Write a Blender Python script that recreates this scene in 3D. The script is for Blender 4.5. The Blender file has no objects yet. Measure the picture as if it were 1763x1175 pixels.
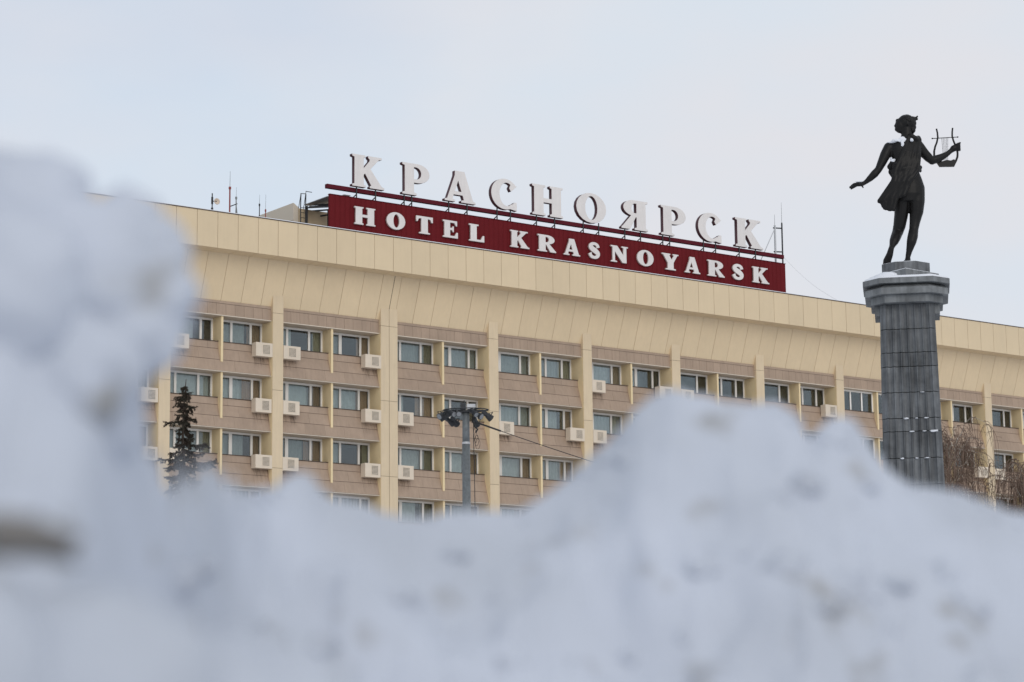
import bpy, bmesh, math, random
import numpy as np
from mathutils import Vector, Matrix, noise

random.seed(7)
R = math.radians
scene = bpy.context.scene
COL = scene.collection

# ------------------------------------------------------------------ camera
YAW, PITCH, ROLL = 0.6342450, 0.1777934, -0.0113642
CAM = Vector((-55.5727, -103.8876, 1.5))
rh = Vector((math.cos(YAW), -math.sin(YAW), 0))          # horizontal right of the view
fh = Vector((math.sin(YAW), math.cos(YAW), 0))           # horizontal view direction
fw = Vector((math.sin(YAW) * math.cos(PITCH), math.cos(YAW) * math.cos(PITCH), math.sin(PITCH)))
up = rh.cross(fw)
c, s = math.cos(ROLL), math.sin(ROLL)
cr = rh * c + up * s
cu = -rh * s + up * c
camd = bpy.data.cameras.new('camera')
cam = bpy.data.objects.new('camera', camd)
COL.objects.link(cam)
m = Matrix((cr, cu, -fw)).transposed().to_4x4()
m.translation = CAM
cam.matrix_world = m
camd.sensor_width = 36.0
camd.lens = 4211.96 / 1763 * 36
camd.clip_start = 0.1
camd.clip_end = 6000
camd.dof.use_dof = True
camd.dof.focus_distance = 105
camd.dof.aperture_fstop = 3.2
scene.camera = cam

# ------------------------------------------------------------------ sky and sun
SUN = Vector((-0.32, -0.86, 0.36)).normalized()
world = bpy.data.worlds.new('World')
scene.world = world
world.use_nodes = True
nt = world.node_tree
nt.nodes.clear()
out = nt.nodes.new('ShaderNodeOutputWorld')
bg = nt.nodes.new('ShaderNodeBackground')
bg.inputs['Strength'].default_value = 0.1
sky = nt.nodes.new('ShaderNodeTexSky')
sky.sky_type = 'NISHITA'
sky.sun_disc = False
sky.sun_elevation = math.asin(SUN.z)
sky.sun_rotation = math.atan2(SUN.x, SUN.y)
sky.air_density = 1.0
sky.dust_density = 1.5
tc = nt.nodes.new('ShaderNodeTexCoord')
mp = nt.nodes.new('ShaderNodeMapping')
mp.inputs['Scale'].default_value = (1.0, 1.0, 2.2)
mp.inputs['Location'].default_value = (0.35, 0.1, 0.0)
nz = nt.nodes.new('ShaderNodeTexNoise')
nz.inputs['Scale'].default_value = 3.2
nz.inputs['Detail'].default_value = 5
nz.inputs['Roughness'].default_value = 0.5
rp = nt.nodes.new('ShaderNodeValToRGB')                  # cloud cover
rp.color_ramp.elements[0].position = 0.16
rp.color_ramp.elements[0].color = (0.72, 0.72, 0.72, 1)
rp.color_ramp.elements[1].position = 0.40
rp.color_ramp.elements[1].color = (0.99, 0.99, 0.99, 1)
nz2 = nt.nodes.new('ShaderNodeTexNoise')
nz2.inputs['Scale'].default_value = 4.2
nz2.inputs['Detail'].default_value = 4
rp2 = nt.nodes.new('ShaderNodeValToRGB')                 # cloud tint, cool to warm white
rp2.color_ramp.elements[0].position = 0.38
rp2.color_ramp.elements[0].color = (6.90, 7.62, 8.45, 1)
rp2.color_ramp.elements[1].position = 0.60
rp2.color_ramp.elements[1].color = (7.55, 7.60, 8.02, 1)
mx = nt.nodes.new('ShaderNodeMix')
mx.data_type = 'RGBA'
L = nt.links.new
L(tc.outputs['Generated'], mp.inputs['Vector'])
L(mp.outputs['Vector'], nz.inputs['Vector'])
L(mp.outputs['Vector'], nz2.inputs['Vector'])
dt = nt.nodes.new('ShaderNodeVectorMath')                # the cloud sheet thins out towards the left of the view
dt.operation = 'DOT_PRODUCT'
dt.inputs[1].default_value = (rh.x, rh.y, -0.55)
L(tc.outputs['Generated'], dt.inputs[0])
ad = nt.nodes.new('ShaderNodeMath')
ad.operation = 'MULTIPLY_ADD'
ad.inputs[1].default_value = 0.55
L(dt.outputs['Value'], ad.inputs[0])
L(nz.outputs['Fac'], ad.inputs[2])
L(ad.outputs['Value'], rp.inputs['Fac'])
L(nz2.outputs['Fac'], rp2.inputs['Fac'])
L(rp.outputs['Color'], mx.inputs['Factor'])
br_ = nt.nodes.new('ShaderNodeMix')
br_.data_type = 'RGBA'
br_.blend_type = 'MULTIPLY'
br_.inputs['Factor'].default_value = 1
br_.inputs['B'].default_value = (1.5, 1.5, 1.5, 1)
L(sky.outputs['Color'], br_.inputs['A'])
L(br_.outputs['Result'], mx.inputs['A'])
L(rp2.outputs['Color'], mx.inputs['B'])
L(mx.outputs['Result'], bg.inputs['Color'])
L(bg.outputs['Background'], out.inputs['Surface'])

sund = bpy.data.lights.new('sun', 'SUN')
sund.energy = 0.8
sund.angle = R(40)
sund.color = (1.0, 0.94, 0.86)
sun = bpy.data.objects.new('sun', sund)
COL.objects.link(sun)
sun.rotation_euler = SUN.to_track_quat('Z', 'Y').to_euler()
sun.location = (0, -60, 80)

vs = scene.view_settings
vs.view_transform = 'Standard'
vs.look = 'None'
vs.exposure = 0.0
vs.gamma = 1.0
vs.use_curve_mapping = False
scene.cycles.use_denoising = True
scene.cycles.max_bounces = 8
scene.cycles.transparent_max_bounces = 12
scene.cycles.caustics_reflective = False
scene.cycles.caustics_refractive = False

# ------------------------------------------------------------------ helpers
MATS = {}


def mat(name, col, rough=0.7, metal=0.0, var=0.0, vscale=3.0, rnd=0.0, streak=0.0, spec=0.4, bump=0.0, bscale=40.0,
        tint2=None, sub=0.0):
    m_ = bpy.data.materials.new(name)
    m_.use_nodes = True
    t = m_.node_tree
    b = t.nodes['Principled BSDF']
    b.inputs['Roughness'].default_value = rough
    b.inputs['Metallic'].default_value = metal
    b.inputs['Specular IOR Level'].default_value = spec
    b.inputs['Base Color'].default_value = (*col, 1)
    lk = t.links.new
    cur = None
    tcn = t.nodes.new('ShaderNodeTexCoord')
    geo = t.nodes.new('ShaderNodeNewGeometry')
    if var > 0 or tint2:
        n = t.nodes.new('ShaderNodeTexNoise')
        n.inputs['Scale'].default_value = vscale
        n.inputs['Detail'].default_value = 6
        n.inputs['Roughness'].default_value = 0.65
        lk(geo.outputs['Position'], n.inputs['Vector'])
        r_ = t.nodes.new('ShaderNodeValToRGB')
        r_.color_ramp.elements[0].position = 0.3
        r_.color_ramp.elements[1].position = 0.7
        lo = tint2 if tint2 else [x * (1 - var) for x in col]
        hi = col if tint2 else [min(1, x * (1 + var)) for x in col]
        r_.color_ramp.elements[0].color = (*lo, 1)
        r_.color_ramp.elements[1].color = (*hi, 1)
        lk(n.outputs['Fac'], r_.inputs['Fac'])
        cur = r_.outputs['Color']
    if streak > 0:
        mpn = t.nodes.new('ShaderNodeMapping')
        mpn.inputs['Scale'].default_value = (7, 7, 0.7)
        lk(geo.outputs['Position'], mpn.inputs['Vector'])
        n2 = t.nodes.new('ShaderNodeTexNoise')
        n2.inputs['Scale'].default_value = 1.0
        n2.inputs['Detail'].default_value = 5
        lk(mpn.outputs['Vector'], n2.inputs['Vector'])
        mr = t.nodes.new('ShaderNodeMapRange')
        mr.inputs['From Min'].default_value = 0.35
        mr.inputs['From Max'].default_value = 0.62
        mr.inputs['To Min'].default_value = 1 - streak
        mr.inputs['To Max'].default_value = 1.0
        lk(n2.outputs['Fac'], mr.inputs['Value'])
        mm = t.nodes.new('ShaderNodeMix')
        mm.data_type = 'RGBA'
        mm.blend_type = 'MULTIPLY'
        mm.inputs['Factor'].default_value = 1
        if cur:
            lk(cur, mm.inputs['A'])
        else:
            mm.inputs['A'].default_value = (*col, 1)
        lk(mr.outputs['Result'], mm.inputs['B'])
        cur = mm.outputs['Result']
    if rnd > 0:
        oi = t.nodes.new('ShaderNodeObjectInfo')
        mr = t.nodes.new('ShaderNodeMapRange')
        mr.inputs['To Min'].default_value = 1 - rnd
        mr.inputs['To Max'].default_value = 1 + rnd
        lk(oi.outputs['Random'], mr.inputs['Value'])
        mm = t.nodes.new('ShaderNodeMix')
        mm.data_type = 'RGBA'
        mm.blend_type = 'MULTIPLY'
        mm.inputs['Factor'].default_value = 1
        if cur:
            lk(cur, mm.inputs['A'])
        else:
            mm.inputs['A'].default_value = (*col, 1)
        lk(mr.outputs['Result'], mm.inputs['B'])
        cur = mm.outputs['Result']
    if cur:
        lk(cur, b.inputs['Base Color'])
    if bump > 0:
        n3 = t.nodes.new('ShaderNodeTexNoise')
        n3.inputs['Scale'].default_value = bscale
        n3.inputs['Detail'].default_value = 5
        lk(geo.outputs['Position'], n3.inputs['Vector'])
        bp = t.nodes.new('ShaderNodeBump')
        bp.inputs['Strength'].default_value = bump
        bp.inputs['Distance'].default_value = 0.02
        lk(n3.outputs['Fac'], bp.inputs['Height'])
        lk(bp.outputs['Normal'], b.inputs['Normal'])
    if sub > 0:
        b.inputs['Subsurface Weight'].default_value = sub
        b.inputs['Subsurface Radius'].default_value = (0.03, 0.035, 0.045)
        b.inputs['Subsurface Scale'].default_value = 0.5
    MATS[name] = m_
    return m_


mat('cream_panel', (0.69, 0.55, 0.36), 0.55, var=0.04, vscale=0.4, rnd=0.025, streak=0.02)
mat('frieze_cream', (0.73, 0.575, 0.37), 0.55, var=0.04, vscale=0.4, rnd=0.025, streak=0.03)
mat('pillar_cream', (0.69, 0.555, 0.375), 0.6, var=0.05, vscale=0.7, rnd=0.02, streak=0.05)
mat('fin_yellow', (0.80, 0.64, 0.385), 0.6, var=0.05, vscale=1.2, rnd=0.03)
mat('brown_tile', (0.395, 0.292, 0.215), 0.6, var=0.07, vscale=1.2, rnd=0.05, streak=0.08)
mat('joint_dark', (0.10, 0.075, 0.058), 0.9)
mat('lip_white', (0.66, 0.58, 0.47), 0.6, rnd=0.03)
mat('soffit_grey', (0.62, 0.51, 0.39), 0.7, var=0.06, vscale=2)
mat('frame_white', (0.86, 0.83, 0.77), 0.45, rnd=0.05)
mat('sheer_curtain', (0.62, 0.645, 0.64), 0.9, rnd=0.33, var=0.12, vscale=4)
mat('brown_drape', (0.52, 0.30, 0.19), 0.9, rnd=0.3, var=0.1, vscale=5)
mat('olive_drape', (0.38, 0.33, 0.22), 0.9, rnd=0.3, var=0.1, vscale=5)
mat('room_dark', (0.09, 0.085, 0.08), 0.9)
mat('unit_cream', (0.70, 0.60, 0.475), 0.5, rnd=0.04, var=0.04, vscale=3)
mat('hole_dark', (0.03, 0.028, 0.026), 0.9)
mat('panel_red', (0.128, 0.010, 0.013), 0.75, spec=0.12, rnd=0.03, var=0.06, vscale=1.5)
mat('beam_red', (0.10, 0.012, 0.020), 0.75, spec=0.12, var=0.05)
mat('letter_white', (0.74, 0.70, 0.67), 0.5, rnd=0.02, var=0.03, vscale=1.5, streak=0.04)
mat('letter_side', (0.075, 0.022, 0.028), 0.5)
mat('letter_side_pale', (0.50, 0.38, 0.34), 0.55)
mat('steel_dark', (0.04, 0.042, 0.045), 0.6, metal=0.3)
mat('steel_grey', (0.22, 0.23, 0.235), 0.5, metal=0.4, var=0.2, vscale=6)
mat('mast_galvanised', (0.17, 0.185, 0.19), 0.55, metal=0.3, var=0.22, vscale=9)
mat('antenna_red', (0.30, 0.06, 0.05), 0.6)
mat('dish_cream', (0.72, 0.60, 0.48), 0.5)
mat('sheet_grey', (0.50, 0.51, 0.52), 0.5, metal=0.2, var=0.1)
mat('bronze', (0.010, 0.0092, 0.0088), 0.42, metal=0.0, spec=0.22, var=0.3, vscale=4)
mat('bark_brown', (0.06, 0.045, 0.035), 0.9, var=0.3, vscale=8)
mat('birch_twig', (0.17, 0.115, 0.085), 0.9, var=0.3, vscale=3)
mat('birch_bark', (0.42, 0.37, 0.31), 0.9, var=0.4, vscale=6)
mat('cable_black', (0.015, 0.015, 0.015), 0.6)
mat('lens_glass', (0.22, 0.23, 0.24), 0.2)
mat('crevice_shade_grey', (0.20, 0.19, 0.18), 0.9, var=0.2, vscale=40)  # shade of a snow crevice put into a dark grey
mat('roof_felt', (0.12, 0.12, 0.12), 0.9)
mat('snow_cap', (0.80, 0.82, 0.86), 0.7, bump=0.3, bscale=60)


mat('street_snow', (0.74, 0.76, 0.80), 0.8, var=0.1, vscale=0.3)


def stone_material():
    m_ = mat('dark_granite', (0.125, 0.132, 0.138), 0.55, var=0.4, vscale=1.6, rnd=0.16, streak=0.5, bump=0.25, bscale=30)
    return m_


stone_material()
mat('grey_granite', (0.19, 0.20, 0.205), 0.6, var=0.3, vscale=2.2, rnd=0.08, streak=0.3, bump=0.25, bscale=30)


def needle_material():
    m_ = mat('spruce_needles', (0.040, 0.042, 0.026), 0.8, tint2=(0.050, 0.026, 0.018), vscale=2.2)
    return m_


needle_material()


def glass_material():
    m_ = bpy.data.materials.new('window_glass')
    m_.use_nodes = True
    t = m_.node_tree
    t.nodes.clear()
    o = t.nodes.new('ShaderNodeOutputMaterial')
    mix = t.nodes.new('ShaderNodeMixShader')
    tr = t.nodes.new('ShaderNodeBsdfTransparent')
    tr.inputs['Color'].default_value = (0.84, 0.88, 0.87, 1)
    gl = t.nodes.new('ShaderNodeBsdfGlossy')
    gl.inputs['Roughness'].default_value = 0.02
    gl.inputs['Color'].default_value = (0.85, 0.87, 0.88, 1)
    fr = t.nodes.new('ShaderNodeFresnel')
    fr.inputs['IOR'].default_value = 1.55
    mth = t.nodes.new('ShaderNodeMath')
    mth.operation = 'MULTIPLY_ADD'
    mth.inputs[1].default_value = 0.9
    mth.inputs[2].default_value = 0.04
    t.links.new(fr.outputs['Fac'], mth.inputs[0])
    t.links.new(mth.outputs['Value'], mix.inputs['Fac'])
    t.links.new(tr.outputs['BSDF'], mix.inputs[1])
    t.links.new(gl.outputs['BSDF'], mix.inputs[2])
    t.links.new(mix.outputs['Shader'], o.inputs['Surface'])
    MATS['window_glass'] = m_


glass_material()


def snow_material():
    m_ = bpy.data.materials.new('pile_snow')
    m_.use_nodes = True
    t = m_.node_tree
    b = t.nodes['Principled BSDF']
    b.inputs['Roughness'].default_value = 0.75
    b.inputs['Specular IOR Level'].default_value = 0.25
    geo = t.nodes.new('ShaderNodeNewGeometry')
    lk = t.links.new
    n = t.nodes.new('ShaderNodeTexNoise')
    n.inputs['Scale'].default_value = 9
    n.inputs['Detail'].default_value = 4
    lk(geo.outputs['Position'], n.inputs['Vector'])
    r_ = t.nodes.new('ShaderNodeValToRGB')                # loose dirt caught in the snow
    r_.color_ramp.elements[0].position = 0.24
    r_.color_ramp.elements[0].color = (0.30, 0.29, 0.27, 1)
    r_.color_ramp.elements[1].position = 0.40
    r_.color_ramp.elements[1].color = (0.57, 0.61, 0.69, 1)
    lk(n.outputs['Fac'], r_.inputs['Fac'])
    n2 = t.nodes.new('ShaderNodeTexNoise')
    n2.inputs['Scale'].default_value = 3
    n2.inputs['Detail'].default_value = 3
    lk(geo.outputs['Position'], n2.inputs['Vector'])
    r2 = t.nodes.new('ShaderNodeValToRGB')
    r2.color_ramp.elements[0].position = 0.35
    r2.color_ramp.elements[0].color = (0.86, 0.86, 0.85, 1)
    r2.color_ramp.elements[1].position = 0.65
    r2.color_ramp.elements[1].color = (1, 1, 1, 1)
    lk(n2.outputs['Fac'], r2.inputs['Fac'])
    mm = t.nodes.new('ShaderNodeMix')
    mm.data_type = 'RGBA'
    mm.blend_type = 'MULTIPLY'
    mm.inputs['Factor'].default_value = 1
    lk(r_.outputs['Color'], mm.inputs['A'])
    lk(r2.outputs['Color'], mm.inputs['B'])
    lk(mm.outputs['Result'], b.inputs['Base Color'])
    n3 = t.nodes.new('ShaderNodeTexNoise')
    n3.inputs['Scale'].default_value = 120
    n3.inputs['Detail'].default_value = 4
    lk(geo.outputs['Position'], n3.inputs['Vector'])
    bp = t.nodes.new('ShaderNodeBump')
    bp.inputs['Strength'].default_value = 0.4
    bp.inputs['Distance'].default_value = 0.004
    lk(n3.outputs['Fac'], bp.inputs['Height'])
    lk(bp.outputs['Normal'], b.inputs['Normal'])
    MATS['pile_snow'] = m_


snow_material()


class MB:
    """collects simple solids; build() links them as one mesh object"""

    def __init__(self):
        self.v, self.f = [], []

    def poly(self, pts, faces):
        o = len(self.v)
        self.v += [tuple(p) for p in pts]
        self.f += [tuple(i + o for i in f) for f in faces]
        return self

    def box(self, x0, x1, y0, y1, z0, z1):
        return self.poly([(x0, y0, z0), (x1, y0, z0), (x1, y1, z0), (x0, y1, z0), (x0, y0, z1), (x1, y0, z1), (x1, y1, z1), (x0, y1, z1)],
                         [(0, 3, 2, 1), (4, 5, 6, 7), (0, 1, 5, 4), (1, 2, 6, 5), (2, 3, 7, 6), (3, 0, 4, 7)])

    def prism_x(self, prof, x0, x1):
        """profile of (y,z) points swept along x; closed with end caps"""
        n = len(prof)
        pts = [(x0, y, z) for y, z in prof] + [(x1, y, z) for y, z in prof]
        fs = [(i, (i + 1) % n, n + (i + 1) % n, n + i) for i in range(n)]
        fs += [tuple(range(n - 1, -1, -1)), tuple(range(n, 2 * n))]
        return self.poly(pts, fs)

    def prism_z(self, prof, z0, z1, s0=1.0, s1=1.0):
        n = len(prof)
        pts = [(x * s0, y * s0, z0) for x, y in prof] + [(x * s1, y * s1, z1) for x, y in prof]
        fs = [(i, (i + 1) % n, n + (i + 1) % n, n + i) for i in range(n)]
        fs += [tuple(range(n - 1, -1, -1)), tuple(range(n, 2 * n))]
        return self.poly(pts, fs)

    def tube(self, pts, rad, n=6, cap=True):
        pts = [Vector(p) for p in pts]
        if not isinstance(rad, (list, tuple)):
            rad = [rad] * len(pts)
        o = len(self.v)
        prev = None
        for i, p in enumerate(pts):
            d = (pts[min(i + 1, len(pts) - 1)] - pts[max(i - 1, 0)])
            if d.length < 1e-9:
                d = Vector((0, 0, 1))
            d.normalize()
            a = prev if prev is not None else (Vector((0, 0, 1)) if abs(d.z) < 0.9 else Vector((1, 0, 0)))
            x = a.cross(d)
            if x.length < 1e-6:
                x = Vector((0, 1, 0)).cross(d)
            x.normalize()
            y = d.cross(x)
            prev = y.cross(d) * -1 if False else a
            for k in range(n):
                t = 2 * math.pi * k / n
                self.v.append(tuple(p + (x * math.cos(t) + y * math.sin(t)) * rad[i]))
        for i in range(len(pts) - 1):
            for k in range(n):
                k2 = (k + 1) % n
                self.f.append((o + i * n + k, o + i * n + k2, o + (i + 1) * n + k2, o + (i + 1) * n + k))
        if cap:
            self.f.append(tuple(o + k for k in range(n - 1, -1, -1)))
            e = o + (len(pts) - 1) * n
            self.f.append(tuple(e + k for k in range(n)))
        return self

    def ball(self, ctr, r, seg=12, rings=8, sc=(1, 1, 1)):
        o = len(self.v)
        cx, cy, cz = ctr
        self.v.append((cx, cy, cz + r * sc[2]))
        for i in range(1, rings):
            a = math.pi * i / rings
            for k in range(seg):
                t = 2 * math.pi * k / seg
                self.v.append((cx + r * sc[0] * math.sin(a) * math.cos(t), cy + r * sc[1] * math.sin(a) * math.sin(t), cz + r * sc[2] * math.cos(a)))
        self.v.append((cx, cy, cz - r * sc[2]))
        last = len(self.v) - 1
        for k in range(seg):
            k2 = (k + 1) % seg
            self.f.append((o, o + 1 + k, o + 1 + k2))
            for i in range(rings - 2):
                a0 = o + 1 + i * seg
                self.f.append((a0 + k, a0 + seg + k, a0 + seg + k2, a0 + k2))
            a0 = o + 1 + (rings - 2) * seg
            self.f.append((a0 + k, last, a0 + k2))
        return self

    def limb(self, chain, n=12):
        """tapered chain of (x,y,z,r) with round ends"""
        self.tube([q[:3] for q in chain], [q[3] for q in chain], n)
        for q in chain:
            self.ball(q[:3], q[3], n, 8)
        return self

    def mesh(self, name, material, smooth=False):
        me = bpy.data.meshes.new(name)
        me.from_pydata(self.v, [], self.f)
        me.update()
        mats = material if isinstance(material, (list, tuple)) else [material]
        for k in mats:
            me.materials.append(MATS[k])
        if smooth:
            me.polygons.foreach_set('use_smooth', [True] * len(me.polygons))
        return me

    def build(self, name, material, parent=None, smooth=False, loc=(0, 0, 0)):
        return link(name, self.mesh(name, material, smooth), parent, loc)


def link(name, me, parent=None, loc=(0, 0, 0)):
    o = bpy.data.objects.new(name, me)
    COL.objects.link(o)
    o.location = loc
    if parent:
        o.parent = parent
    return o


def thing(name, label, category, loc=(0, 0, 0), rz=0.0, group=None):
    o = bpy.data.objects.new(name, None)
    COL.objects.link(o)
    o.location = loc
    o.rotation_euler = (0, 0, rz)
    return tag(o, label, category, group)


def tag(o, label, category, group=None):
    o['label'] = label
    o['category'] = category
    if group:
        o['group'] = group
    return o


def structure(o, kind='structure'):
    o['kind'] = kind
    return o


def place(x, d, z=0.0):
    """point x metres to the right, d metres ahead of where the photographer stands, at height z"""
    v = CAM + rh * x + fh * d
    return Vector((v.x, v.y, z))


def remeshed(mb, name, material, voxel, smooth_iter=4, parent=None):
    """fuses the solids into one continuous surface"""
    me = mb.mesh(name + '_raw', material)
    tmp = bpy.data.objects.new('raw', me)
    COL.objects.link(tmp)
    r_ = tmp.modifiers.new('remesh', 'REMESH')
    r_.mode = 'VOXEL'
    r_.voxel_size = voxel
    s_ = tmp.modifiers.new('smooth', 'SMOOTH')
    s_.iterations = smooth_iter
    s_.factor = 0.5
    dg = bpy.context.evaluated_depsgraph_get()
    me2 = bpy.data.meshes.new_from_object(tmp.evaluated_get(dg))
    bpy.data.objects.remove(tmp)
    bpy.data.meshes.remove(me)
    me2.name = name
    if not me2.materials:
        me2.materials.append(MATS[material])
    me2.polygons.foreach_set('use_smooth', [True] * len(me2.polygons))
    return link(name, me2, parent)


# ------------------------------------------------------------------ ground
g = MB()
g.poly([(-3000, -3000, 0), (3000, -3000, 0), (3000, 3000, 0), (-3000, 3000, 0)], [(0, 1, 2, 3)])
structure(g.build('ground', 'street_snow'))

# ------------------------------------------------------------------ hotel
Z0 = 24.2527            # underside of the top row's lintel
FL = 2.8                # storey
BAY, DE, WP, WD = 6.33359, 0.63033, 0.6074, 1.0299
K0, K1 = -2, 11         # first and last pillar
PW = 1.14               # cladding panel module


def pillar_u(k):
    return k * BAY + (DE / 2 if k == 2 else (DE if k > 2 else 0))


def pillar_w(k):
    return WD if k == 2 else WP


hotel = thing('hotel_building', 'long cream and brown hotel block with slanted top frieze and recessed window rows', 'building',
              ((pillar_u(K0) + pillar_u(K1)) / 2, 0, 0))
HO = Vector((hotel.location.x, 0, 0))
U0, U1 = pillar_u(K0) - 0.4 - HO.x, pillar_u(K1) + 0.4 - HO.x


def pu(k):
    return pillar_u(k) - HO.x


# core: back wall, floor slabs, roof
core = MB()
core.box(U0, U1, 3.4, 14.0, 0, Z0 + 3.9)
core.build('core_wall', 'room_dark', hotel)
slab = MB()
for r in range(0, 9):
    z = Z0 - FL * r
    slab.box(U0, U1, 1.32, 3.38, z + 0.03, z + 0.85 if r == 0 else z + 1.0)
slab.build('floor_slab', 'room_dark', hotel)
rf = MB()
rf.box(U0, U1, -1.30, 14.0, Z0 + 3.93, Z0 + 4.2)
rf.build('roof', 'roof_felt', hotel)
low = MB()
low.box(U0, U1, 0.32, 3.3, 0, Z0 - FL * 6.5)
low.build('lower_wall', 'brown_tile', hotel)
for x0, x1 in ((U0 - 0.3, U0 - 0.02), (U1 + 0.02, U1 + 0.3)):
    e = MB()
    e.box(x0, x1, 0.1, 14, 0, Z0 + 3.0)
    e.build('end_wall', 'cream_panel', hotel)

# parapet: backing, panels, coping, soffit
PB, PT = Z0 + 2.97, Z0 + 4.83
pb = MB()
pb.box(U0, U1, -1.50, -1.34, PB + 0.01, PT - 0.06)
parapet = pb.build('parapet', 'joint_dark', hotel)
cp = MB()
cp.box(U0, U1, -1.57, -1.28, PT - 0.03, PT)
cp.build('coping', 'snow_cap', parapet)
fl = MB()
fl.box(U0, U1, -1.575, -1.27, PT - 0.075, PT - 0.033)
fl.build('flashing', 'joint_dark', parapet)
pm = MB()
pm.box(0.010, PW - 0.010, -1.55, -1.505, PB, PT - 0.08)
pmesh = pm.mesh('parapet_panel', 'cream_panel')
sof = MB()
sof.box(0.010, PW - 0.010, -1.49, -0.56, PB - 0.0, PB + 0.03)
smesh = sof.mesh('soffit_panel', 'cream_panel')
FB, FT = (0.20, Z0 + 0.76), (-0.58, Z0 + 2.985)
dz, dy = FT[1] - FB[1], FT[0] - FB[0]
ln = math.hypot(dz, dy)
ny, nzv = -dz / ln, dy / ln * 1.0        # outward normal of the slanted face (towards -y, slightly down)
fm = MB()
th = 0.05


def fr_pt(t, off):
    return (FB[0] + dy * t + ny * off, FB[1] + dz * t + nzv * off)


fm.prism_x([fr_pt(0, 0), fr_pt(0, -th), fr_pt(1, -th), fr_pt(1, 0)], 0.009, PW - 0.009)
fmesh = fm.mesh('frieze_panel', 'frieze_cream')
fbk = MB()
fbk.prism_x([fr_pt(0.0, -th - 0.01), fr_pt(0.0, -0.5), fr_pt(1, -0.5), fr_pt(0.999, -th - 0.01)], U0, U1)
frieze = fbk.build('frieze', 'joint_dark', hotel)
sbk = MB()
sbk.box(U0, U1, -1.33, -0.62, PB + 0.035, PB + 0.12)
sfb = sbk.build('soffit', 'joint_dark', hotel)
q = MB()
q.prism_x([fr_pt(0, 0.006), fr_pt(0, -0.02), fr_pt(1, -0.02), fr_pt(1, 0.006)], pu(2) - 0.012, pu(2) + 0.012)
q.build('expansion_joint', 'joint_dark', frieze)
off0 = 2.014 - HO.x
i0, i1 = int((U0 - off0) / PW) , int((U1 - off0) / PW)
for i in range(i0, i1):
    x = off0 + i * PW
    link('parapet_panel', pmesh, parapet, (x - 0.05, random.uniform(-0.003, 0.003), 0))
    link('frieze_panel', fmesh, frieze, (x, random.uniform(-0.004, 0.004), 0))
    link('soffit_panel', smesh, sfb, (x - 0.02, 0, 0))

# pillars, clad in tall panels
for k in range(K0, K1 + 1):
    w = pillar_w(k)
    x = pu(k)
    pc = MB()
    pc.box(x - w / 2 + 0.02, x + w / 2 - 0.02, 0.03, 1.30, 0, Z0 + 0.8)
    pil = pc.build('pillar', 'joint_dark', hotel)
    zs = [Z0 + 1.55]
    z = Z0 + 0.42
    while z > 0:
        zs.append(z)
        z -= 3.90
    zs.append(0.0)
    cols = [(x - w / 2, x + w / 2)] if k != 2 else [(x - w / 2, x - 0.012), (x + 0.012, x + w / 2)]
    for a, b in cols:
        for za, zb in zip(zs[:-1], zs[1:]):
            if zb < Z0 - 12 and zb > 0.01 and False:
                continue
            q = MB()
            y1 = 1.30
            if za > Z0 + 1:
                # the top piece is cut by the slanted frieze behind it
                q.prism_x([(0, zb + 0.008), (0.24, zb + 0.008), (0.24, Z0 + 0.80), (0.0, za - 0.14)], a, b)
            else:
                q.box(a, b, 0, y1, zb + 0.008, za - 0.008)
            q.build('pillar_panel', 'pillar_cream', pil)

# bays: which storeys the photograph shows (and one below)
ROWS = {-2: 1, -1: 4, 0: 4, 1: 5, 2: 5, 3: 5, 4: 4, 5: 3, 6: 3, 7: 3, 8: 4, 9: 4, 10: 3}
FIN_T = 0.12
WIN_CACHE, CURT_CACHE, PANE_CACHE = {}, {}, {}


def frame_mesh(w, h, cuts, key):
    if key in WIN_CACHE:
        return WIN_CACHE[key]
    q = MB()
    t = 0.10
    q.box(0, t, 0, 0.09, 0, h)
    q.box(w - t, w, 0, 0.09, 0, h)
    q.box(t, w - t, 0.002, 0.088, h - t, h)
    q.box(t, w - t, 0.002, 0.088, 0, t)
    for cx, cw in cuts:
        q.box(cx - cw / 2, cx + cw / 2, 0.004, 0.086, t, h - t)
    me = q.mesh('window', 'frame_white')
    WIN_CACHE[key] = me
    return me


def pane_mesh(w, h):
    key = (round(w, 3), round(h, 3))
    if key not in PANE_CACHE:
        q = MB()
        q.box(0, w, 0, 0.012, 0, h)
        PANE_CACHE[key] = q.mesh('pane', 'window_glass')
    return PANE_CACHE[key]


def curtain_mesh(w, h, folds, amp, material, seed):
    key = (round(w, 2), round(h, 2), folds, material, seed)
    if key not in CURT_CACHE:
        rng = random.Random(seed)
        n = folds * 4
        pts, fs = [], []
        ph = rng.uniform(0, 6)
        for j in range(2):
            for i in range(n + 1):
                t = i / n
                a = amp * (math.sin(t * folds * 2 * math.pi + ph) + 0.5 * math.sin(t * folds * 3.3 + ph * 2)) * (0.7 + 0.6 * j * rng.random())
                pts.append((t * w, a, h * (1 - j)))
        for i in range(n):
            fs.append((i, i + n + 1, i + n + 2, i + 1))
        q = MB()
        q.poly(pts, fs)
        CURT_CACHE[key] = q.mesh('curtain', material, True)
    return CURT_CACHE[key]


WH = 1.50


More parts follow.
